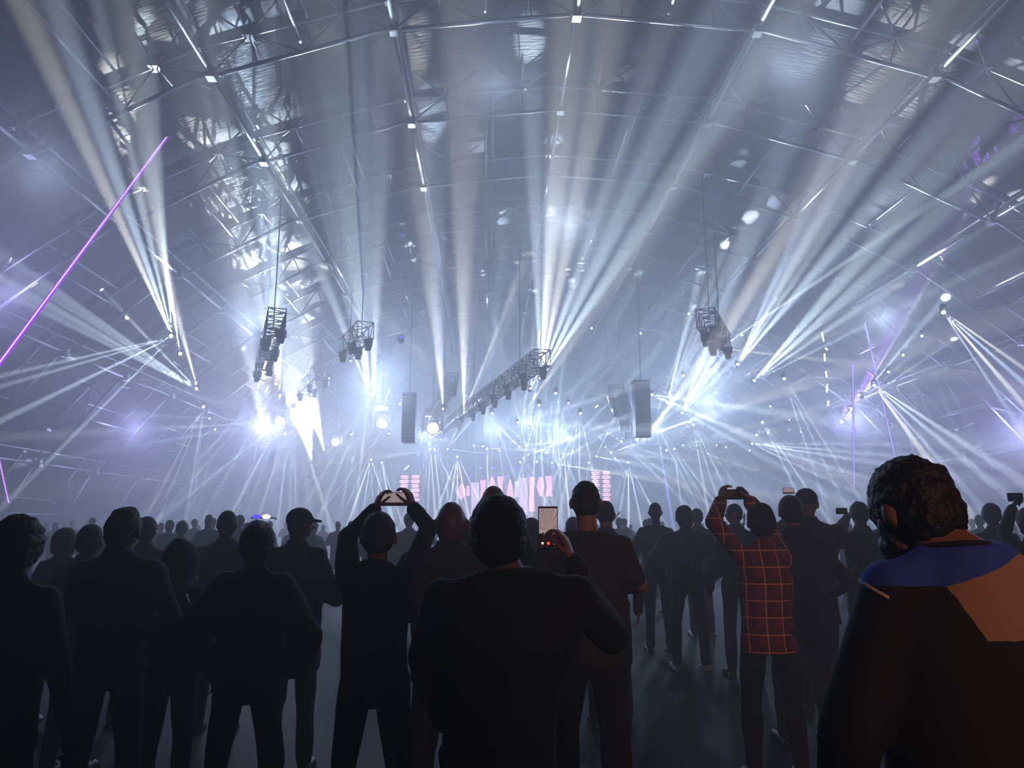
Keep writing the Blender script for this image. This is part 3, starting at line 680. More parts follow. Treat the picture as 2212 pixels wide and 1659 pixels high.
# ------------------------------------------------------------------ people
def cloth(name, col, rough=0.85, amt=.2): return mat(name, col, rough, noise_scale=14, noise_amt=amt, bump=0.3)
M['skin'] = mat('skin', (0.24, 0.125, 0.08), 0.55, noise_scale=30, noise_amt=.1)
M['skin_dark'] = mat('dark_skin', (0.10, 0.055, 0.035), 0.5, noise_scale=30, noise_amt=.1)
M['hair_black'] = mat('black_hair', (0.008, 0.007, 0.007), 0.6, noise_scale=60, bump=.6)
M['hair_brown'] = mat('brown_hair', (0.03, 0.018, 0.011), 0.6, noise_scale=60, bump=.6)
M['hair_grey'] = mat('grey_hair', (0.10, 0.095, 0.09), 0.6, noise_scale=60, bump=.6)
M['black'] = cloth('black_cloth', (0.008, 0.008, 0.010)); M['navy'] = cloth('navy_cloth', (0.010, 0.012, 0.026))
M['char'] = cloth('charcoal_cloth', (0.018, 0.018, 0.021)); M['olive'] = cloth('dark_olive_cloth', (0.02, 0.02, 0.015))
M['denim'] = cloth('dark_denim', (0.010, 0.013, 0.026)); M['brown'] = cloth('dark_brown_cloth', (0.022, 0.014, 0.011))
M['blue'] = cloth('royal_blue_cloth', (0.02, 0.035, 0.28)); M['tan'] = cloth('tan_cloth', (0.42, 0.24, 0.13)); M['white'] = cloth('white_piping', (0.6, 0.62, 0.65))
M['shoe'] = mat('black_shoe', (0.012, 0.012, 0.012), 0.4, noise_scale=20); M['shoe_white'] = mat('white_shoe', (0.5, 0.5, 0.52), 0.5, noise_scale=20)
def plaid():
    m = bpy.data.materials.new('red_plaid'); m.use_nodes = True; nt = m.node_tree; b = nt.nodes['Principled BSDF']
    tc = nt.nodes.new('ShaderNodeTexCoord'); sp = nt.nodes.new('ShaderNodeSeparateXYZ'); nt.links.new(tc.outputs['Object'], sp.inputs[0])
    def stripe(sock, period, width, off=0.0):
        a = nt.nodes.new('ShaderNodeMath'); a.operation = 'ADD'; nt.links.new(sock, a.inputs[0]); a.inputs[1].default_value = 10 + off
        f = nt.nodes.new('ShaderNodeMath'); f.operation = 'PINGPONG'; nt.links.new(a.outputs[0], f.inputs[0]); f.inputs[1].default_value = period / 2
        l = nt.nodes.new('ShaderNodeMath'); l.operation = 'LESS_THAN'; nt.links.new(f.outputs[0], l.inputs[0]); l.inputs[1].default_value = width / 2; return l.outputs[0]
    def mixc(fac, c1, c2sock=None, c2=None):
        mx = nt.nodes.new('ShaderNodeMix'); mx.data_type = 'RGBA'; nt.links.new(fac, mx.inputs[0])
        if isinstance(c1, tuple): mx.inputs[6].default_value = c1
        else: nt.links.new(c1, mx.inputs[6])
        mx.inputs[7].default_value = c2; return mx.outputs[2]
    c = mixc(stripe(sp.outputs['X'], .105, .05), (0.20, 0.022, 0.018, 1), None, (0.10, 0.012, 0.012, 1))
    c = mixc(stripe(sp.outputs['Z'], .105, .045), c, None, (0.11, 0.014, 0.013, 1))
    c = mixc(stripe(sp.outputs['X'], .105, .007, .02), c, None, (0.75, 0.42, 0.22, 1))
    c = mixc(stripe(sp.outputs['Z'], .105, .007, .02), c, None, (0.75, 0.42, 0.22, 1))
    nt.links.new(c, b.inputs['Base Color']); b.inputs['Roughness'].default_value = .85
    return m
M['plaid'] = plaid()

def hand(mb, W, d, n, side=1, curl=0.5, k=1.0, thumb=0.4):
    """palm and five fingers. W wrist, d towards the fingertips, n the way the palm faces, side: thumb side sign"""
    d = d.normalized(); n = (n - d * n.dot(d)).normalized(); s = d.cross(n) * side
    for o in (-.026, -.009, .009, .026): mb.cap(W + d * .01 + s * o * .6 * k, W + d * .085 * k + s * o * k, .017 * k, .0125 * k)
    for i, (o, L) in enumerate(((.030, .9), (.010, 1.0), (-.010, .95), (-.029, .76))):
        p = W + d * .086 * k + s * o * k; ang = 0.15 + curl * 0.45
        for seg, r0 in ((.042, .0095), (.027, .0088), (.022, .008)):
            q = p + (d * math.cos(ang) + n * math.sin(ang)) * seg * L * k
            mb.cap(p, q, r0 * k, (r0 - .0006) * k); p = q; ang += 0.25 + curl * 0.95
    p = W + d * .025 * k + s * .028 * k; dirs = (s * .75 + d * .6 + n * thumb * .6, s * .35 + d * .8 + n * thumb, s * .1 + d * .9 + n * thumb * 1.2)
    for dv, seg, r0 in zip(dirs, (.04, .032, .026), (.0125, .011, .0095)):
        q = p + dv.normalized() * seg * k; mb.cap(p, q, r0 * k, (r0 - .001) * k); p = q

ARMS = {
 'down': (Vector((.265, .0, 1.12)), Vector((.27, .10, .86))),
 'pocket': (Vector((.34, -.06, 1.12)), Vector((.21, .13, .95))),
 'fold': (Vector((.29, .04, 1.12)), Vector((.08, .26, 1.16))),
 'cup': (Vector((.27, .03, 1.13)), Vector((.22, .28, 1.20))),
 'raise': (Vector((.30, .24, 1.42)), Vector((.12, .42, 1.66))),
 'high': (Vector((.33, .16, 1.55)), Vector((.13, .30, 1.82))),
}
def build_person(h=1.75, hw=.155, sw=.21, bulk=1.0, L='down', R='down', hair='short', hcol='hair_black', top='jacket', tcol='black', pcol='black',
                 skin='skin', turn=0.0, tilt=0.0, lean=(0, 0), detail=1, seed=0, stance=.10, shoe='shoe', hands=False, plaidfn=None, headoff=(0, 0, 0), grips=None, hair_t=.012):
    """returns list of (name, mesh, parent-name); local frame: feet at origin, facing +Y"""
    k = h / 1.75; V = lambda x, y, z: Vector((x * k, y * k, z * k))
    vb = {0: .034, 1: .016, 2: .012}[detail]
    if hands: vb = .0075
    vg = {0: .036, 1: .018, 2: .013}[detail]
    ln = Vector((lean[0], lean[1], 0))
    hs = hw / .155
    hc = V(0, .015, 1.635) + ln + Vector(headoff); hc.z = h - .118 * max(1, hs * .95) + headoff[2]
    HR = Matrix.Rotation(turn, 3, 'Z') @ Matrix.Rotation(tilt, 3, 'X')
    hp = lambda x, y, z: hc + HR @ (Vector((x, y, z)) * hs)
    sh = {s: V(0, 0, 1.395) + Vector((s * (sw - .05 * bulk), 0, 0)) + ln for s in (-1, 1)}
    arm = {}
    for s, A in ((-1, L), (1, R)):
        if isinstance(A, str):
            e, w_ = ARMS[A]; g = (sw - .21)
            e = Vector((s * (e.x * k + g), e.y * k, e.z * k)) + ln; w_ = Vector((s * (w_.x * k + g * (.6 if A in ('down', 'pocket') else 0)), w_.y * k, w_.z * k)) + ln
        else: e, w_ = Vector(A[0]), Vector(A[1])
        arm[s] = (e, w_)
    hip = {s: V(s * .09, 0, .93) for s in (-1, 1)}; knee = {s: V(s * (stance + .005), .02, .49) for s in (-1, 1)}; ank = {s: V(s * (stance + .02), -.03, .09) for s in (-1, 1)}
    # --- body: one continuous skin surface
    b = MB()
    b.ell(hc, (.075 * hs, .093 * hs, .112 * hs), 16, 12, HR)
    b.ell(hp(0, .03, -.055), (.055 * hs, .06 * hs, .055 * hs), 12, 8, HR)
    if detail:
        b.cap(hp(0, .092, .005), hp(0, .112, -.022), .009 * hs, .014 * hs)          # nose
        b.cap(hp(-.02, .088, -.052), hp(.02, .088, -.052), .009 * hs, .009 * hs)    # lips
        b.cap(hp(-.03, .084, .03), hp(.03, .084, .03), .010 * hs, .010 * hs)        # brow
        for s in (-1, 1):
            b.ell(hp(s * .087, -.008, -.010), (.013 * hs, .021 * hs, .034 * hs), 8, 6, HR)
    nb = V(0, -.01, 1.46) + ln
    b.cap(nb, hp(0, -.01, -.06), .062 * k, .055 * k)
    b.loft([(V(0, 0, .86), .13 * k, .09 * k), (V(0, 0, 1.0), .13 * k, .09 * k), (V(0, 0, 1.2) + ln * .6, .14 * k, .095 * k), (V(0, 0, 1.38) + ln, .15 * k, .085 * k), (V(0, 0, 1.47) + ln, .07 * k, .06 * k)], 14)
    for s in (-1, 1):
        e, w_ = arm[s]
        b.chain([sh[s], e, w_], [.045 * k, .038 * k, .027 * k])
        g = (grips or {}).get(s)
        if detail:
            if g: hand(b, w_, Vector(g[0]), Vector(g[1]), g[2], g[3], k * .98)
            else:
                d = (w_ - e).normalized(); hand(b, w_, d, Vector((-s, .2, 0)), -1 if s > 0 else 1, .6 if hands or detail == 2 else .4, k)
        else: b.cap(w_, w_ + (w_ - e).normalized() * .1, .035, .03)
        b.chain([hip[s], knee[s], ank[s]], [.07 * k, .05 * k, .038 * k]); b.cap(ank[s], ank[s] + V(0, .12, -.05), .035 * k, .03 * k)
    parts = [('body', remesh(b, 'body', M[skin], vb, 3 if not hands else 2), None)]
    # --- trousers
    t = MB(); bl = bulk * .5 + .5
    t.loft([(V(0, 0, .80), .152 * k * bl, .112 * k * bl), (V(0, 0, .88), .158 * k * bl, .114 * k * bl), (V(0, 0, .98), .142 * k * bl, .098 * k * bl)], 16)
    for s in (-1, 1): t.chain([hip[s] + V(0, 0, -.03), knee[s], ank[s] + V(0, 0, .0)], [.098 * k * bl, .072 * k * bl, .058 * k])
    parts.append(('trousers', remesh(t, 'trousers', M[pcol], vg, 4, .006 if detail else 0, 9, seed), None))
    # --- shoes, one each
    for s in (-1, 1):
        q = MB(); q.cap(ank[s] + V(0, -.01, -.045), ank[s] + V(s * .02, .16, -.055), .042 * k, .036 * k).box(ank[s] + V(s * .01, .07, -.08), (.085 * k, .28 * k, .022))
        q.cap(ank[s] + V(0, 0, .02), ank[s] + V(0, 0, -.03), .045 * k, .045 * k)
        parts.append(('shoe', remesh(q, 'shoe', M[shoe], .02 if detail else .035, 2), None))
    # --- upper garment
    j = MB(); g = bulk; hem = {'tee': .86, 'jacket': .80, 'puffy': .84, 'hoodie': .83, 'coat': .66, 'crew': .82}[top]
    sr = {'tee': (.070, .066), 'jacket': (.072, .058), 'puffy': (.092, .078), 'hoodie': (.074, .062), 'coat': (.078, .066), 'crew': (.070, .058)}[top]
    j.loft([(V(0, 0, hem), .178 * k * g, .128 * k * g), (V(0, 0, .98), .172 * k * g, .125 * k * g), (V(0, 0, 1.12) + ln * .4, .172 * k * g, .122 * k * g),
            (V(0, 0, 1.26) + ln * .7, max(.18 * k * g, sw * .86), .132 * k * g), (V(0, -.005, 1.36) + ln, sw * .86, .116 * k * g), (V(0, -.01, 1.43) + ln, sw * .56, .088 * k * g), (V(0, -.01, 1.485) + ln, .078 * k, .07 * k)], 20)
    for s in (-1, 1):
        e, w_ = arm[s]
        j.cap(V(s * .07, -.01, 1.455) + ln, sh[s] + Vector((0, 0, -.005)), .045 * k, (sr[0] * .86) * k)
        if top == 'tee': j.cap(sh[s], sh[s].lerp(e, .72), sr[0] * k * g ** .5, sr[1] * k * 1.05)
        else: j.chain([sh[s], e, w_], [sr[0] * k * g ** .5, sr[1] * k, sr[1] * .78 * k])
        if top == 'puffy':
            for i in range(1, 7):
                p = sh[s].lerp(e, i / 7); d = (e - sh[s]).normalized(); j.cap(p - d * .012, p + d * .012, (sr[0] + .008) * k, (sr[0] + .008) * k)
                p = e.lerp(w_, i / 7); d = (w_ - e).normalized(); j.cap(p - d * .012, p + d * .012, (sr[1] + .004) * k, (sr[1] + .004) * k)
    if top in ('jacket', 'puffy', 'coat'): j.loft([(V(0, -.01, 1.45) + ln, .082 * k, .078 * k), (V(0, -.012, 1.53) + ln, .070 * k, .068 * k)], 14)
    if top == 'crew': j.loft([(V(0, -.01, 1.465) + ln, .088 * k, .082 * k), (V(0, -.01, 1.497) + ln, .080 * k, .076 * k)], 14)
    if top == 'hoodie': j.ell(V(0, -.075, 1.47) + ln, (.12 * k, .055 * k, .06 * k), 14, 8)
    gm = remesh(j, 'garment', M[tcol], vg, 4, .010 if detail else 0, 6.5, seed + 3, plaidfn)
    parts.append((dict(tee='t_shirt', jacket='jacket', puffy='puffer_jacket', hoodie='hoodie', coat='coat', crew='jacket')[top], gm, None))
    if detail == 2 and top != 'tee':
        for s in (-1, 1):
            e, w_ = arm[s]; d = (w_ - e).normalized()
            parts.append(('cuff', MB().cap(w_ - d * .05, w_ - d * .012, sr[1] * .80 * k, sr[1] * .72 * k).mesh('cuff', M[tcol], True), None))
    # --- hair or headgear
    q = MB(); tk = hair_t / hs; name = 'hair'
    if hair in ('short', 'curly', 'tall', 'long', 'pony', 'receding'):
        q.ell(hp(0, -.006, .022), ((.077 + tk) * hs, (.092 + tk) * hs, (.097 + tk) * hs), 20, 14, HR)
        q.ell(hp(0, -.035, -.02), ((.070 + tk) * hs, (.062 + tk) * hs, (.062 + tk) * hs), 18, 10, HR)
        if hair == 'tall': q.ell(hp(0, .02, .095), (.055 * hs, .06 * hs, .035 * hs), 14, 8, HR)
        if hair == 'long': q.cap(hp(0, -.05, -.02), hp(0, -.06, -.17), .082 * hs, .075 * hs)
        if hair == 'pony': q.chain([hp(0, -.10, .02), hp(.02, -.16, -.02), hp(.03, -.15, -.14)], [.03, .035, .018])
        wr = {'curly': .0035, 'tall': .006}.get(hair, .0014); fr = {'curly': 130, 'tall': 70}.get(hair, 90)
        me = remesh(q, 'hair', M[hcol], {2: .0065, 1: .011, 0: .026}[detail], 2, wr if detail else 0, fr, seed)
    elif hair == 'cap':
        name = 'cap'
        q.ell(hp(0, -.002, .035), (.086 * hs, .102 * hs, .088 * hs), 18, 12, HR)
        a, c = hp(-.05, .08, .03), hp(.05, .08, .03); f = hp(0, .17, .02)
        q.cap(a, f, .014, .010); q.cap(c, f, .014, .010); q.cap(a, c, .014, .014); q.cap(hp(0, .08, .03), f, .016, .012)
        me = remesh(q, 'cap', M[hcol], .012 if detail else .03, 2)
    elif hair == 'beanie':
        name = 'beanie'
        q.ell(hp(0, -.006, .025), (.092 * hs, .106 * hs, .108 * hs), 18, 12, HR); q.ell(hp(0, -.01, -.01), (.094 * hs, .108 * hs, .035 * hs), 18, 8, HR)
        q.ell(hp(0, -.04, -.04), (.080 * hs, .07 * hs, .07 * hs), 14, 8, HR)
        me = remesh(q, 'beanie', M[hcol], .012 if detail else .03, 2, .003, 25, seed)
    elif hair == 'hood':
        name = 'hood'
        q.ell(hp(0, -.015, .012), (.100 * hs, .112 * hs, .128 * hs), 18, 12, HR); q.cap(hp(0, -.03, -.05), nb + Vector((0, -.02, .0)), .10 * k, .13 * k)
        q.ell(hp(0, -.05, .095), (.05 * hs, .05 * hs, .055 * hs), 10, 8, HR)
        me = remesh(q, 'hood', M[hcol], .014 if detail else .034, 3, .004 if detail else 0, 12, seed)
    else: me = None
    if me is not None: parts.append((name, me, None))
    if detail == 2:
        eye = MB().ell((0, 0, 0), (.011 * hs, .008 * hs, .008 * hs), 8, 6)
        for s in (-1, 1):
            e2 = MB().ell(hp(s * .03, .081, .008), (.013 * hs, .011 * hs, .010 * hs), 8, 6, HR).mesh('eye', M['white'], True)
            parts.append(('eye', e2, None))
    return parts, arm, dict(hp=hp, HR=HR, k=k, hs=hs, sh=sh, nb=nb)

def place(parts, loc, rz, label=None, group=None, kind='person'):
    r = empty('person', loc, rz); tag(r, label, 'person', group)
    bd = None
    for nm, me, _ in parts: link(nm, me, r)
    return r

def person(px, ytop, Y, wpx, label, shw=None, hair_top=.012, rz=0.0, armpx=None, bow=0.0, **k):
    """px: head centre, ytop: top of the head, Y: distance, wpx: head width in the photo, shw: shoulder width in the photo"""
    top = atY(px, ytop, Y); h = top.z - hair_top * (1 if k.get('hair', 'short') != 'bald' else 0)
    if bow:
        h += bow; o3 = k.get('headoff', (0, 0, 0)); k['headoff'] = (o3[0], o3[1], o3[2] - bow)
    hw = min(.19, max(.145, wpx * Y / F - (2 * hair_top if k.get('hair', 'short') != 'bald' else 0)))
    sw = min(.33, max(.19, (shw or 0) * Y / F / 2)) if shw else .215
    loc = Vector((top.x, Y, 0))
    Rinv = Matrix.Rotation(-rz, 3, 'Z')
    if armpx:
        for key, s in (('L', -1), ('R', 1)):
            if key in armpx:
                (e, ye), (w_, yw) = armpx[key]
                k[key] = (Rinv @ (atY(*e, ye) - loc), Rinv @ (atY(*w_, yw) - loc))
    parts, arm, info = build_person(h=h, hw=hw, sw=sw, hair_t=hair_top, **k)
    r = place(parts, loc, rz, label)
    return r, info

def phone(c, wd, ht, yaw, label, screen, tiltx=0.0, dot=False):
    r = empty('smartphone', c, 0); r.rotation_euler = (tiltx, 0, yaw); tag(r, label, 'phone')
    body = MB().box((0, 0, 0), (wd, .008, ht)).mesh('case', M['fixture'])
    o = link('case', body, r); md = o.modifiers.new('b', 'BEVEL'); md.width = .0035; md.segments = 2
    link('screen', MB().box((0, -.0046, 0), (wd * .92, .001, ht * .90)).mesh('screen', screen), r)
    link('camera_lens', MB().box((-wd * .22 if ht > wd else -wd * .36, .0055, ht * .36 if ht > wd else ht * .22), (.022, .003, .022)).mesh('camera_lens', M['fixture']), r)
    if dot:
        for x, m, s in ((-.022, M['lens_dot'], .0042), (0, M['lens_rec'], .0058), (.022, M['lens_dot'], .0042)):
            link('screen_button', MB().ell((x * wd / .075, -.0052, -ht * .36), (s, .0006, s), 12, 6).mesh('screen_button', m), r)
    return r
M['lens_dot'] = glow('button_white', (.9, .85, .85), 1.3); M['lens_rec'] = glow('button_red', (1, .12, .05), 1.0)
def screen_mat(name, vertical, s=0.55, axis=1.0):
    m = bpy.data.materials.new(name); m.use_nodes = True; nt = m.node_tree; nt.nodes.clear()
    o = nt.nodes.new('ShaderNodeOutputMaterial'); e = nt.nodes.new('ShaderNodeEmission'); tc = nt.nodes.new('ShaderNodeTexCoord')
    gen = tc.outputs['Generated']; sp = nt.nodes.new('ShaderNodeSeparateXYZ'); nt.links.new(gen, sp.inputs[0])
    mp = nt.nodes.new('ShaderNodeMapping'); mp.inputs['Location'].default_value = (-.5, 0, -.42); nt.links.new(gen, mp.inputs[0])
    gr = nt.nodes.new('ShaderNodeTexGradient'); gr.gradient_type = 'RADIAL'
    sw_ = nt.nodes.new('ShaderNodeSeparateXYZ'); nt.links.new(mp.outputs[0], sw_.inputs[0]); cb = nt.nodes.new('ShaderNodeCombineXYZ')
    nt.links.new(sw_.outputs['X'], cb.inputs['X']); nt.links.new(sw_.outputs['Z'], cb.inputs['Y']); nt.links.new(cb.outputs[0], gr.inputs[0])
    mu = nt.nodes.new('ShaderNodeMath'); mu.operation = 'MULTIPLY'; mu.inputs[1].default_value = 90; nt.links.new(gr.outputs['Fac'], mu.inputs[0])
    nz = nt.nodes.new('ShaderNodeTexNoise'); nz.noise_dimensions = '1D'; nz.inputs['Scale'].default_value = 1.0; nt.links.new(mu.outputs[0], nz.inputs['W'])
    cr = nt.nodes.new('ShaderNodeValToRGB'); cr.color_ramp.elements[0].position = .35; cr.color_ramp.elements[1].position = .7
    cr.color_ramp.elements[0].color = (.30, .17, .17, 1); cr.color_ramp.elements[1].color = (.85, .68, .66, 1); nt.links.new(nz.outputs['Fac'], cr.inputs[0])
    n2 = nt.nodes.new('ShaderNodeTexNoise'); n2.inputs['Scale'].default_value = 9; nt.links.new(gen, n2.inputs['Vector'])
    ad = nt.nodes.new('ShaderNodeMath'); ad.operation = 'MULTIPLY_ADD'; ad.inputs[1].default_value = .22; nt.links.new(n2.outputs['Fac'], ad.inputs[0]); nt.links.new(sp.outputs['Z'], ad.inputs[2])
    gt = nt.nodes.new('ShaderNodeMath'); gt.operation = 'GREATER_THAN'; gt.inputs[1].default_value = .46 if vertical else .34; nt.links.new(ad.outputs[0], gt.inputs[0])
    mx = nt.nodes.new('ShaderNodeMix'); mx.data_type = 'RGBA'; nt.links.new(gt.outputs[0], mx.inputs[0]); mx.inputs[6].default_value = (.03, .008, .01, 1); nt.links.new(cr.outputs[0], mx.inputs[7])
    nt.links.new(mx.outputs[2], e.inputs[0]); e.inputs[1].default_value = s; nt.links.new(e.outputs[0], o.inputs[0]); m.cycles.emission_sampling = 'NONE'; return m
SCR_V = screen_mat('phone_screen_upright', True); SCR_H = screen_mat('phone_screen_level', False)
SCR_D = mat('dark_phone_screen', (0.02, 0.03, 0.035), .15)

# --- the man filming in the middle
d1 = 2.42
person(1077, 1062, d1, 126, 'man with thick dark hair and black jacket filming with one raised hand at the centre', shw=350, hair_top=.022, lean=(.035, 0), headoff=(-.035, 0, 0), bow=.04, hair='short', hcol='hair_black', top='crew', tcol='black', detail=2, seed=1,
       hands=True, bulk=1.06, armpx={'R': (((1318, 1372), d1 + .2), ((1236, 1212), d1 + .36)), 'L': (((925, 1420), d1 + .05), ((960, 1560), d1 + .2))},
       grips={1: ((-.28, .12, .9), (-.85, .3, -.1), 1, .55)})
phone(atY(1184, 1140, d1 + .40), .074, .158, 0, 'upright smartphone showing a bright recording screen, held by the central man', SCR_V, -.06, True)
# --- man with both hands up holding a level phone
d2 = 3.75
person(819, 1101, d2, 68, 'man in a dark hoodie holding a level phone overhead, left of the centre', shw=158, hair='short', hcol='hair_brown', top='hoodie', tcol='navy', pcol='navy', detail=2, seed=2, hands=True, stance=.13,
       armpx={'L': (((752, 1160), d2 + .12), ((808, 1103), d2 + .27)), 'R': (((928, 1140), d2 + .14), ((893, 1098), d2 + .27))},
       grips={-1: ((.32, .1, .9), (.8, .35, -.2), -1, .5), 1: ((-.32, .1, .9), (-.8, .35, -.2), 1, .5)}, shoe='shoe')
phone(atY(852, 1078, d2 + .33), .158, .074, 0, 'level smartphone with pinkish screen held overhead left of the centre', SCR_H)
bt = empty('water_bottle', atY(757, 1425, d2 - .02)); tag(bt, 'small blue-capped water bottle in the hip pocket of the man holding a phone overhead', 'bottle')
M['bottle'] = mat('blue_plastic', (0.02, 0.05, 0.16), .2)
link('bottle_body', MB().loft([((0, 0, -.06), .028, .028), ((0, 0, .02), .03, .03), ((0, 0, .05), .013, .013)], 12).mesh('bottle_body', M['bottle'], True), bt)
link('bottle_cap', MB().tube((0, 0, .05), (0, 0, .07), .015, n=10).mesh('bottle_cap', M['blue']), bt)
# --- bald man and others around the centre
person(975, 1083, 4.15, 67, 'bald broad man in a dark olive jacket between the overhead phone and the central man', shw=205, hair='bald', skin='skin_dark', top='jacket', tcol='olive', detail=2, seed=3, L='fold', R='fold', bulk=1.12, stance=.13)
person(1265, 1035, 4.0, 62, 'tall close-cropped man in a dark t-shirt right of the upright phone, forearm showing', shw=190, hair_top=.004, hair='short', top='tee', tcol='olive', detail=2, seed=4, R=(( .285, .02, 1.27), (.16, .24, 1.22)), L='fold', bulk=1.15, stance=.12)
person(1066, 1048, 4.9, 58, 'bald man mostly hidden behind the central man, only his crown showing', shw=150, hair='bald', skin='skin_dark', top='jacket', tcol='char', seed=5)
person(1308, 1079, 6.4, 36, 'man close behind the tall t-shirt man at his right side', shw=100, hair_top=.004, top='jacket', tcol='char', seed=6)
person(1148, 1116, 6.6, 42, 'woman with a dark bob seen left of the upright phone', shw=95, hair='long', top='coat', tcol='char', seed=7)
person(1238, 1114, 8.2, 33, 'small dark-haired person peeking left of the tall t-shirt man', shw=80, top='jacket', tcol='char', seed=8)
# --- right group
person(1415, 1086, 10.0, 27, 'slim man in a grey shirt standing alone in the gap right of the centre', shw=72, hair_top=.004, top='tee', tcol='char', pcol='denim', seed=9, L='fold', R='down')
person(1478, 1093, 8.8, 37, 'person in a padded parka and hood, hands in pockets, feet apart right of the centre', shw=98, hair='beanie', hcol='char', top='puffy', tcol='navy', pcol='denim', seed=10, L='pocket', R='pocket', shoe='shoe_white', stance=.14)
person(1505, 1098, 11.4, 26, 'pale hazy figure just behind the parka wearer', top='jacket', tcol='char', seed=11)
person(1585, 1086, 8.4, 29, 'man with spectacles in profile seen under the raised phone at the right', shw=80, hair_top=.006, turn=1.2, top='jacket', tcol='char', seed=12)
d12 = 5.0
def darkside(me): pass
person(1642, 1083, d12, 62, 'person in a red plaid shirt and dark beanie raising a phone with both hands', shw=122, hair='beanie', hcol='black', top='jacket', tcol='plaid', pcol='black', detail=2, seed=13, hands=True, hair_top=.02,
       armpx={'L': (((1542, 1128), d12 + .10), ((1556, 1084), d12 + .27)), 'R': (((1650, 1120), d12 + .42), ((1622, 1086), d12 + .34))},
       grips={-1: ((.25, .1, .9), (.8, .3, -.2), -1, .5), 1: ((-.3, .1, .9), (-.8, .3, -.2), 1, .5)}, shoe='shoe_white', stance=.13)
phone(atY(1587, 1068, d12 + .36), .155, .074, 0, 'dark-screened level phone raised by the plaid-shirted person', SCR_D)
person(1706, 1070, 5.9, 50, 'broad man in a black hoodie shoulder to shoulder with the plaid shirt', shw=135, top='hoodie', tcol='black', detail=2, seed=14, R='pocket', L='down', bulk=1.12, stance=.14)
d14 = 6.9
person(1741, 1054, d14, 48, 'tall hooded man behind the black hoodie, holding up a small lit phone', shw=150, hair='cap', hcol='char', top='coat', tcol='char', detail=2, seed=15, bulk=1.15,
       armpx={'L': (((1722, 1122), d14 + .30), ((1722, 1082), d14 + .52))}, R='pocket')
phone(atY(1703, 1060, d14 + .60), .12, .062, 0, 'small level phone with a bright pink screen held up at the right', SCR_H)
person(1855, 1081, 7.3, 38, 'man in a dark blazer raising a phone to his left, right of the hoodie group', shw=98, top='jacket', tcol='char', pcol='denim', detail=1, seed=16, hair_top=.015, armpx={'L': (((1816, 1142), 7.5), ((1829, 1118), 7.75))})
phone(atY(1818, 1104, 7.85), .13, .066, .1, 'dark level phone held beside the blazer man at the right', SCR_D)
person(1905, 1088, 8.8, 42, 'person with loose wavy hair behind the foreground man at his left', shw=90, hair='curly', hcol='hair_grey', top='coat', tcol='char', seed=17)
person(2140, 1084, 7.6, 35, 'grey-jacketed man seen over the right shoulder of the foreground man', shw=95, top='jacket', tcol='char', seed=18)
d21 = 5.6
person(2222, 1092, d21, 45, 'person at the right edge reaching up with a phone', shw=120, top='jacket', tcol='navy', seed=19, detail=2, armpx={'L': (((2168, 1152), d21 + .15), ((2186, 1100), d21 + .3))})
phone(atY(2193, 1074, d21 + .36), .13, .07, 0, 'level phone held up at the right edge', SCR_D)
# --- left group
person(42, 1106, 3.1, 90, 'person with wavy hair at the left edge', shw=160, hair='curly', hcol='hair_brown', top='jacket', tcol='char', detail=2, seed=20, hair_top=.022)
person(270, 1093, 4.1, 60, 'tall man with spiky brushed-up hair in a dark shirt on the left', shw=185, hair='tall', hcol='hair_brown', top='jacket', tcol='char', pcol='denim', detail=2, seed=21, hair_top=.014, bulk=1.12, R='fold', stance=.13)
person(318, 1113, 6.5, 32, 'man half hidden behind the spiky-haired man', shw=95, top='jacket', tcol='char', seed=22)
person(392, 1172, 4.6, 66, 'short person with a pointed hood beside the spiky-haired man', shw=100, hair='hood', hcol='char', top='hoodie', tcol='char', pcol='denim', seed=23)
person(197, 1129, 5.3, 42, 'short-haired person standing left of the spiky-haired man', shw=100, top='jacket', tcol='char', seed=24)
person(142, 1141, 6.6, 48, 'person with a curly round head of hair on the left', shw=90, hair='curly', hcol='hair_brown', top='coat', tcol='char', seed=25)
person(492, 1101, 6.3, 40, 'bareheaded man in a dark jacket behind the padded jacket on the left', shw=130, hair_top=.004, top='jacket', tcol='char', pcol='denim', seed=26, L='fold', R='fold')
person(558, 1120, 3.95, 72, 'dark-haired person in a padded jacket with hands in pockets on the left', shw=148, hair='short', top='puffy', tcol='black', pcol='black', detail=2, seed=27, L='pocket', R='pocket', hair_top=.016, stance=.14)
person(648, 1091, 5.3, 50, 'person in a cap with a ponytail right of the padded jacket', shw=120, hair='cap', hcol='char', top='coat', tcol='char', pcol='denim', detail=2, seed=28, turn=-1.0, R='fold', L='fold', bulk=1.1)
# lit glasses on top of the padded-jacket wearer's head
gp = atY(566, 1116, 3.93); g = empty('light_up_glasses', gp); tag(g, 'light-up glasses glowing blue and white on top of a dark-haired head', 'glasses')
for x, c in ((-.028, 'lens_blue'), (.022, 'glint')):
    link('lit_lens', MB().ell((x, 0, 0), (.022, .008, .011), 10, 6).mesh('lit_lens', M[c]), g)
link('frame', MB().tube((-.055, .004, -.006), (.055, .004, -.006), .004).tube((-.055, .004, -.006), (-.05, .09, -.012), .003).tube((.055, .004, -.006), (.05, .09, -.012), .003).mesh('frame', M['fixture']), g)
# bottle held near the left group
bb = empty('water_bottle', atY(396, 1310, 4.3)); tag(bb, 'clear blue water bottle held out beside the hooded person on the left', 'bottle')
link('bottle_body', MB().loft([((0, 0, -.1), .03, .03), ((0, 0, .03), .032, .032), ((0, 0, .07), .013, .013)], 12).mesh('bottle_body', M['bottle'], True), bb)
link('bottle_cap', MB().tube((0, 0, .07), (0, 0, .09), .015, n=10).mesh('bottle_cap', M['blue']), bb)

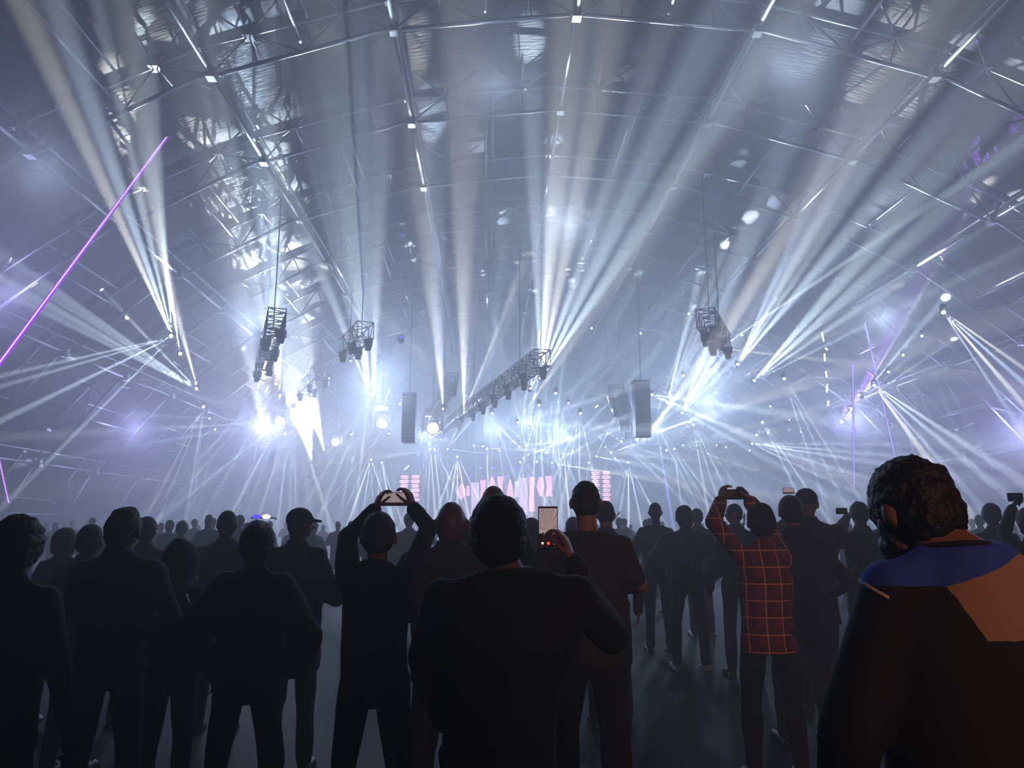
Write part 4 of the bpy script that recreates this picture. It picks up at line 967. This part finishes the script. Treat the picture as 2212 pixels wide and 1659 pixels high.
# --- foreground man at the right
d11 = 1.56
zof = lambda py: atY(2000, py, d11 - .12).z
xof = lambda px: atY(px, 1250, d11 - .12).x
top11 = atY(1990, 972, d11); neck = atY(2052, 1175, d11)
locx = neck.x
zt, zp0, zp1 = zof(1268), zof(1240), zof(1385)
def panels(me):
    pass
_r, _i = person(2046, 972, d11, 150, 'man in a blue and black colour-blocked jacket looking down in the right foreground', shw=400, hair='curly', hcol='hair_black', top='crew', tcol='black', detail=2, seed=31,
                hair_top=.012, turn=.28, tilt=-.35, headoff=(-.05, .045, .0), skin='skin', rz=0.0, bulk=1.0, bow=.085, L='down', R='down')
jk = [c for c in _r.children if c.name.startswith('jacket')][0]; me = jk.data
k = _i['k']; X0 = _r.location.x
def colour_block():
    m = bpy.data.materials.new('colour_blocked_cloth'); m.use_nodes = True; nt = m.node_tree; b = nt.nodes['Principled BSDF']
    tc = nt.nodes.new('ShaderNodeTexCoord'); sp = nt.nodes.new('ShaderNodeSeparateXYZ'); nt.links.new(tc.outputs['Object'], sp.inputs[0])
    X, Y_, Z_ = sp.outputs
    def op(o, a, c, d=None):
        n = nt.nodes.new('ShaderNodeMath'); n.operation = o
        for i, v in enumerate((a, c, d)):
            if v is None: continue
            if isinstance(v, (int, float)): n.inputs[i].default_value = v
            else: nt.links.new(v, n.inputs[i])
        return n.outputs[0]
    x75 = xof(2075) - X0; sl = (zof(1222) - zof(1272)) / (xof(2212) - xof(2075))
    zl = op('MULTIPLY_ADD', op('MAXIMUM', op('SUBTRACT', X, x75), 0.0), sl, zof(1272))
    blue = op('GREATER_THAN', Z_, zl)
    nz = nt.nodes.new('ShaderNodeTexNoise'); nz.inputs['Scale'].default_value = 14; nt.links.new(tc.outputs['Object'], nz.inputs['Vector'])
    wob = op('MULTIPLY_ADD', nz.outputs['Fac'], .03, -.015)
    xl = op('ADD', op('MULTIPLY_ADD', op('SUBTRACT', zof(1272), Z_), .42, x75), wob)
    tan = op('MULTIPLY', op('MULTIPLY', op('GREATER_THAN', X, xl), op('GREATER_THAN', op('ADD', Z_, wob), zof(1382))), op('LESS_THAN', Y_, .03))
    def mx(f, a, c):
        n = nt.nodes.new('ShaderNodeMix'); n.data_type = 'RGBA'; nt.links.new(f, n.inputs[0])
        if isinstance(a, tuple): n.inputs[6].default_value = a
        else: nt.links.new(a, n.inputs[6])
        n.inputs[7].default_value = c; return n.outputs[2]
    c = mx(tan, (0.008, 0.008, 0.010, 1), (0.36, 0.24, 0.18, 1)); c = mx(blue, c, (0.03, 0.09, 0.75, 1))
    nt.links.new(c, b.inputs['Base Color']); b.inputs['Roughness'].default_value = .85; return m
me.materials.clear(); me.materials.append(colour_block())
# white piping along the yoke edge, lanyard and beard
from mathutils.bvhtree import BVHTree
bv = BVHTree.FromPolygons([v.co for v in me.vertices], [tuple(p.vertices) for p in me.polygons])
pts = []
for px_, py_ in ((1862, 1208), (1848, 1222), (1846, 1238), (1858, 1254), (1874, 1266), (1892, 1277), (1905, 1284), (1916, 1290)):
    hit = bv.ray_cast(C0 - _r.location, ray(px_, py_).normalized())
    if hit[0] is not None: pts.append(hit[0])
if len(pts) < 2: pts = [Vector((-.2, -.1, 1.4)), Vector((-.18, -.12, 1.36))]
mb = MB(); mb.chain(pts, [.0045] * len(pts)); link('piping', mb.mesh('piping', M['white'], True), _r)
nbk = _i['nb']; mb = MB(); R_ = .069; ring = [nbk + Vector((-.012 + R_ * math.cos(t), .008 + R_ * .95 * math.sin(t) , +.022 - .012 * math.sin(t))) for t in [2 * PI * i / 24 for i in range(25)]]
mb.chain(ring, [.006] * 25); link('lanyard', mb.mesh('lanyard', M['navy'], True), _r)
q = MB(); hp = _i['hp']; q.ell(hp(0, .045, -.068), (.066, .062, .05), 14, 8, _i['HR']); q.ell(hp(0, .03, -.03), (.079, .035, .045), 14, 8, _i['HR'])
link('beard', remesh(q, 'beard', M['hair_grey'], .010, 1, .006, 40, 5), _r)

# ------------------------------------------------------------------ the crowd farther on
VAR = []
for i, (hr, tp, tc_, L_, R_2, hc_) in enumerate((('short', 'jacket', 'char', 'down', 'fold', 'hair_black'), ('long', 'coat', 'char', 'fold', 'fold', 'hair_brown'), ('cap', 'hoodie', 'navy', 'pocket', 'pocket', 'char'),
                                               ('bald', 'tee', 'olive', 'fold', 'down', 'hair_black'), ('beanie', 'puffy', 'char', 'down', 'pocket', 'black'), ('short', 'tee', 'brown', 'high', 'fold', 'hair_brown'),
                                               ('curly', 'jacket', 'char', 'fold', 'down', 'hair_grey'))):
    parts, _, _ = build_person(h=1.74, hair=hr, hcol=hc_, top=tp, tcol=tc_, pcol='denim', L=L_, R=R_2, detail=0, seed=40 + i)
    VAR.append([(n, m) for n, m, _ in parts])
random.seed(21)
pos = []
def try_add(x, y, mind):
    for (a, b) in pos:
        if (a - x) ** 2 + (b - y) ** 2 < mind * mind: return False
    pos.append((x, y)); return True
for o in COL.objects:
    if o.name.startswith('person') and o.type == 'EMPTY': pos.append((o.location.x, o.location.y))
DESC = ['short-haired figure in a dark jacket', 'long-haired figure in a dark coat', 'figure in a cap and hoodie', 'bald figure in a t-shirt', 'figure in a beanie and padded jacket', 'figure in a t-shirt with one arm up', 'curly-haired figure in a jacket']
near = []; npl = 0
for band, (ya, yb, cnt, md) in enumerate(((11, 16, 24, .9), (16, 26, 56, .85), (26, 42, 80, .85), (42, 70, 70, .9))):
    c = 0; tries = 0
    while c < cnt and tries < 4000:
        tries += 1
        y = random.uniform(ya, yb); x = random.uniform(-.70, .72) * y
        if not (HALLX - 24 < x < HALLX + 24) or not try_add(x, y, md): continue
        c += 1; v = random.randrange(7) if random.random() > .5 else random.choice((0, 0, 3, 2))
        sc_ = random.uniform(.94, 1.055)
        r = empty('person', (x, y, 0), random.uniform(-.5, .5)); r.scale = (sc_,) * 3
        for n, m in VAR[v]: link(n, m, r)
        near.append((band, v, project((x, y, 1.6))[0], r))
for band in range(4):
    bn = ('nearest', 'second', 'third', 'farthest')[band]
    for v in range(7):
        g = sorted([t for t in near if t[0] == band and t[1] == v], key=lambda t: t[2])
        for i, t in enumerate(g):
            od = ORD[i] if i < 20 else 'number %d' % (i + 1)
            if band < 3: tag(t[3], '%s, %s crowd row, %s alike from left' % (DESC[v], bn, od), 'person', 'hazy crowd standing before the stage')
            else: tag(t[3], 'tiny hazy %s in the farthest crowd' % DESC[v], 'person', 'tiny far %s, depth %s' % (DESC[v], bn))

# ------------------------------------------------------------------ small lamps at the hall's sides
for px, py, Y, m, sz, lab, cat in ((2137, 1070, 45, 'lens_red', (.32, .06, .2), 'small red lit sign at the far right over the crowd', 'sign'), (153, 1127, 50, 'lens_red', (.1, .05, .14), 'tiny red lamp low on the left', 'lamp'),
                                   (331, 1126, 55, 'lens_red', (.08, .05, .12), 'tiny red lamp right of the spiky-haired man', 'lamp'), (101, 1131, 52, 'lens_blue', (.25, .08, .5), 'small blue glowing panel low on the left', 'lamp'),
                                   (2115, 1073, 46, 'lens_dot', (.1, .05, .1), 'tiny white lamp left of the red sign', 'lamp'), (2160, 1073, 46, 'lens_dot', (.13, .05, .1), 'tiny white lamp right of the red sign', 'lamp')):
    p = atY(px, py, Y); r = empty('wall_lamp' if cat == 'lamp' else 'lit_sign', (p.x, p.y, 0)); tag(r, lab, cat)
    link('lit_face', MB().box((0, 0, p.z), sz).mesh('lit_face', M[m]), r)
    link('stand', MB().tube((0, .1, 0), (0, .1, p.z), .03, n=5).box((0, .1, p.z), (sz[0] * 1.1, .08, sz[2] * 1.1)).box((0, .1, .02), (.5, .5, .04)).mesh('stand', M['fixture']), r)

# ------------------------------------------------------------------ labels of the moving heads
def zone(x, y):
    if x < 640: return 'over the left of the crowd'
    if x < 900: return 'over the centre left'
    if x < 1110: return 'just left of the centre'
    if x < 1330: return 'just right of the centre'
    if x < 1600: return 'over the centre right'
    return 'over the right of the crowd'
Z = {}
for fx, (x, y), br, ln in FIX:
    if 'label' in fx: tag(fx, None, 'light', 'moving heads of the rig'); continue
    if br == 5: tag(fx, 'big glaring %s lamp, %s from the left of the glaring five' % ('yellowish' if ln == 'lens_warm' else 'white', {569: 'first', 605: 'second', 725: 'third', 825: 'fourth', 935: 'fifth'}[min((569, 605, 725, 825, 935), key=lambda q: abs(q - x))]), 'light', 'moving heads of the rig'); continue
    Z.setdefault((zone(x, y), 'dim' if br <= .5 else 'bright'), []).append((x, y, fx))
for (zn, bt_), L_ in Z.items():
    L_.sort(key=lambda t: t[0])
    for i, (x, y, fx) in enumerate(L_):
        tag(fx, '%s moving head %s, %s from the left' % ('small dim' if bt_ == 'dim' else 'bright white', zn, ORD[i] if i < 20 else 'last'), 'light', 'moving heads of the rig')

bpy.data.objects.remove(TMP); bpy.data.scenes.remove(TSC)
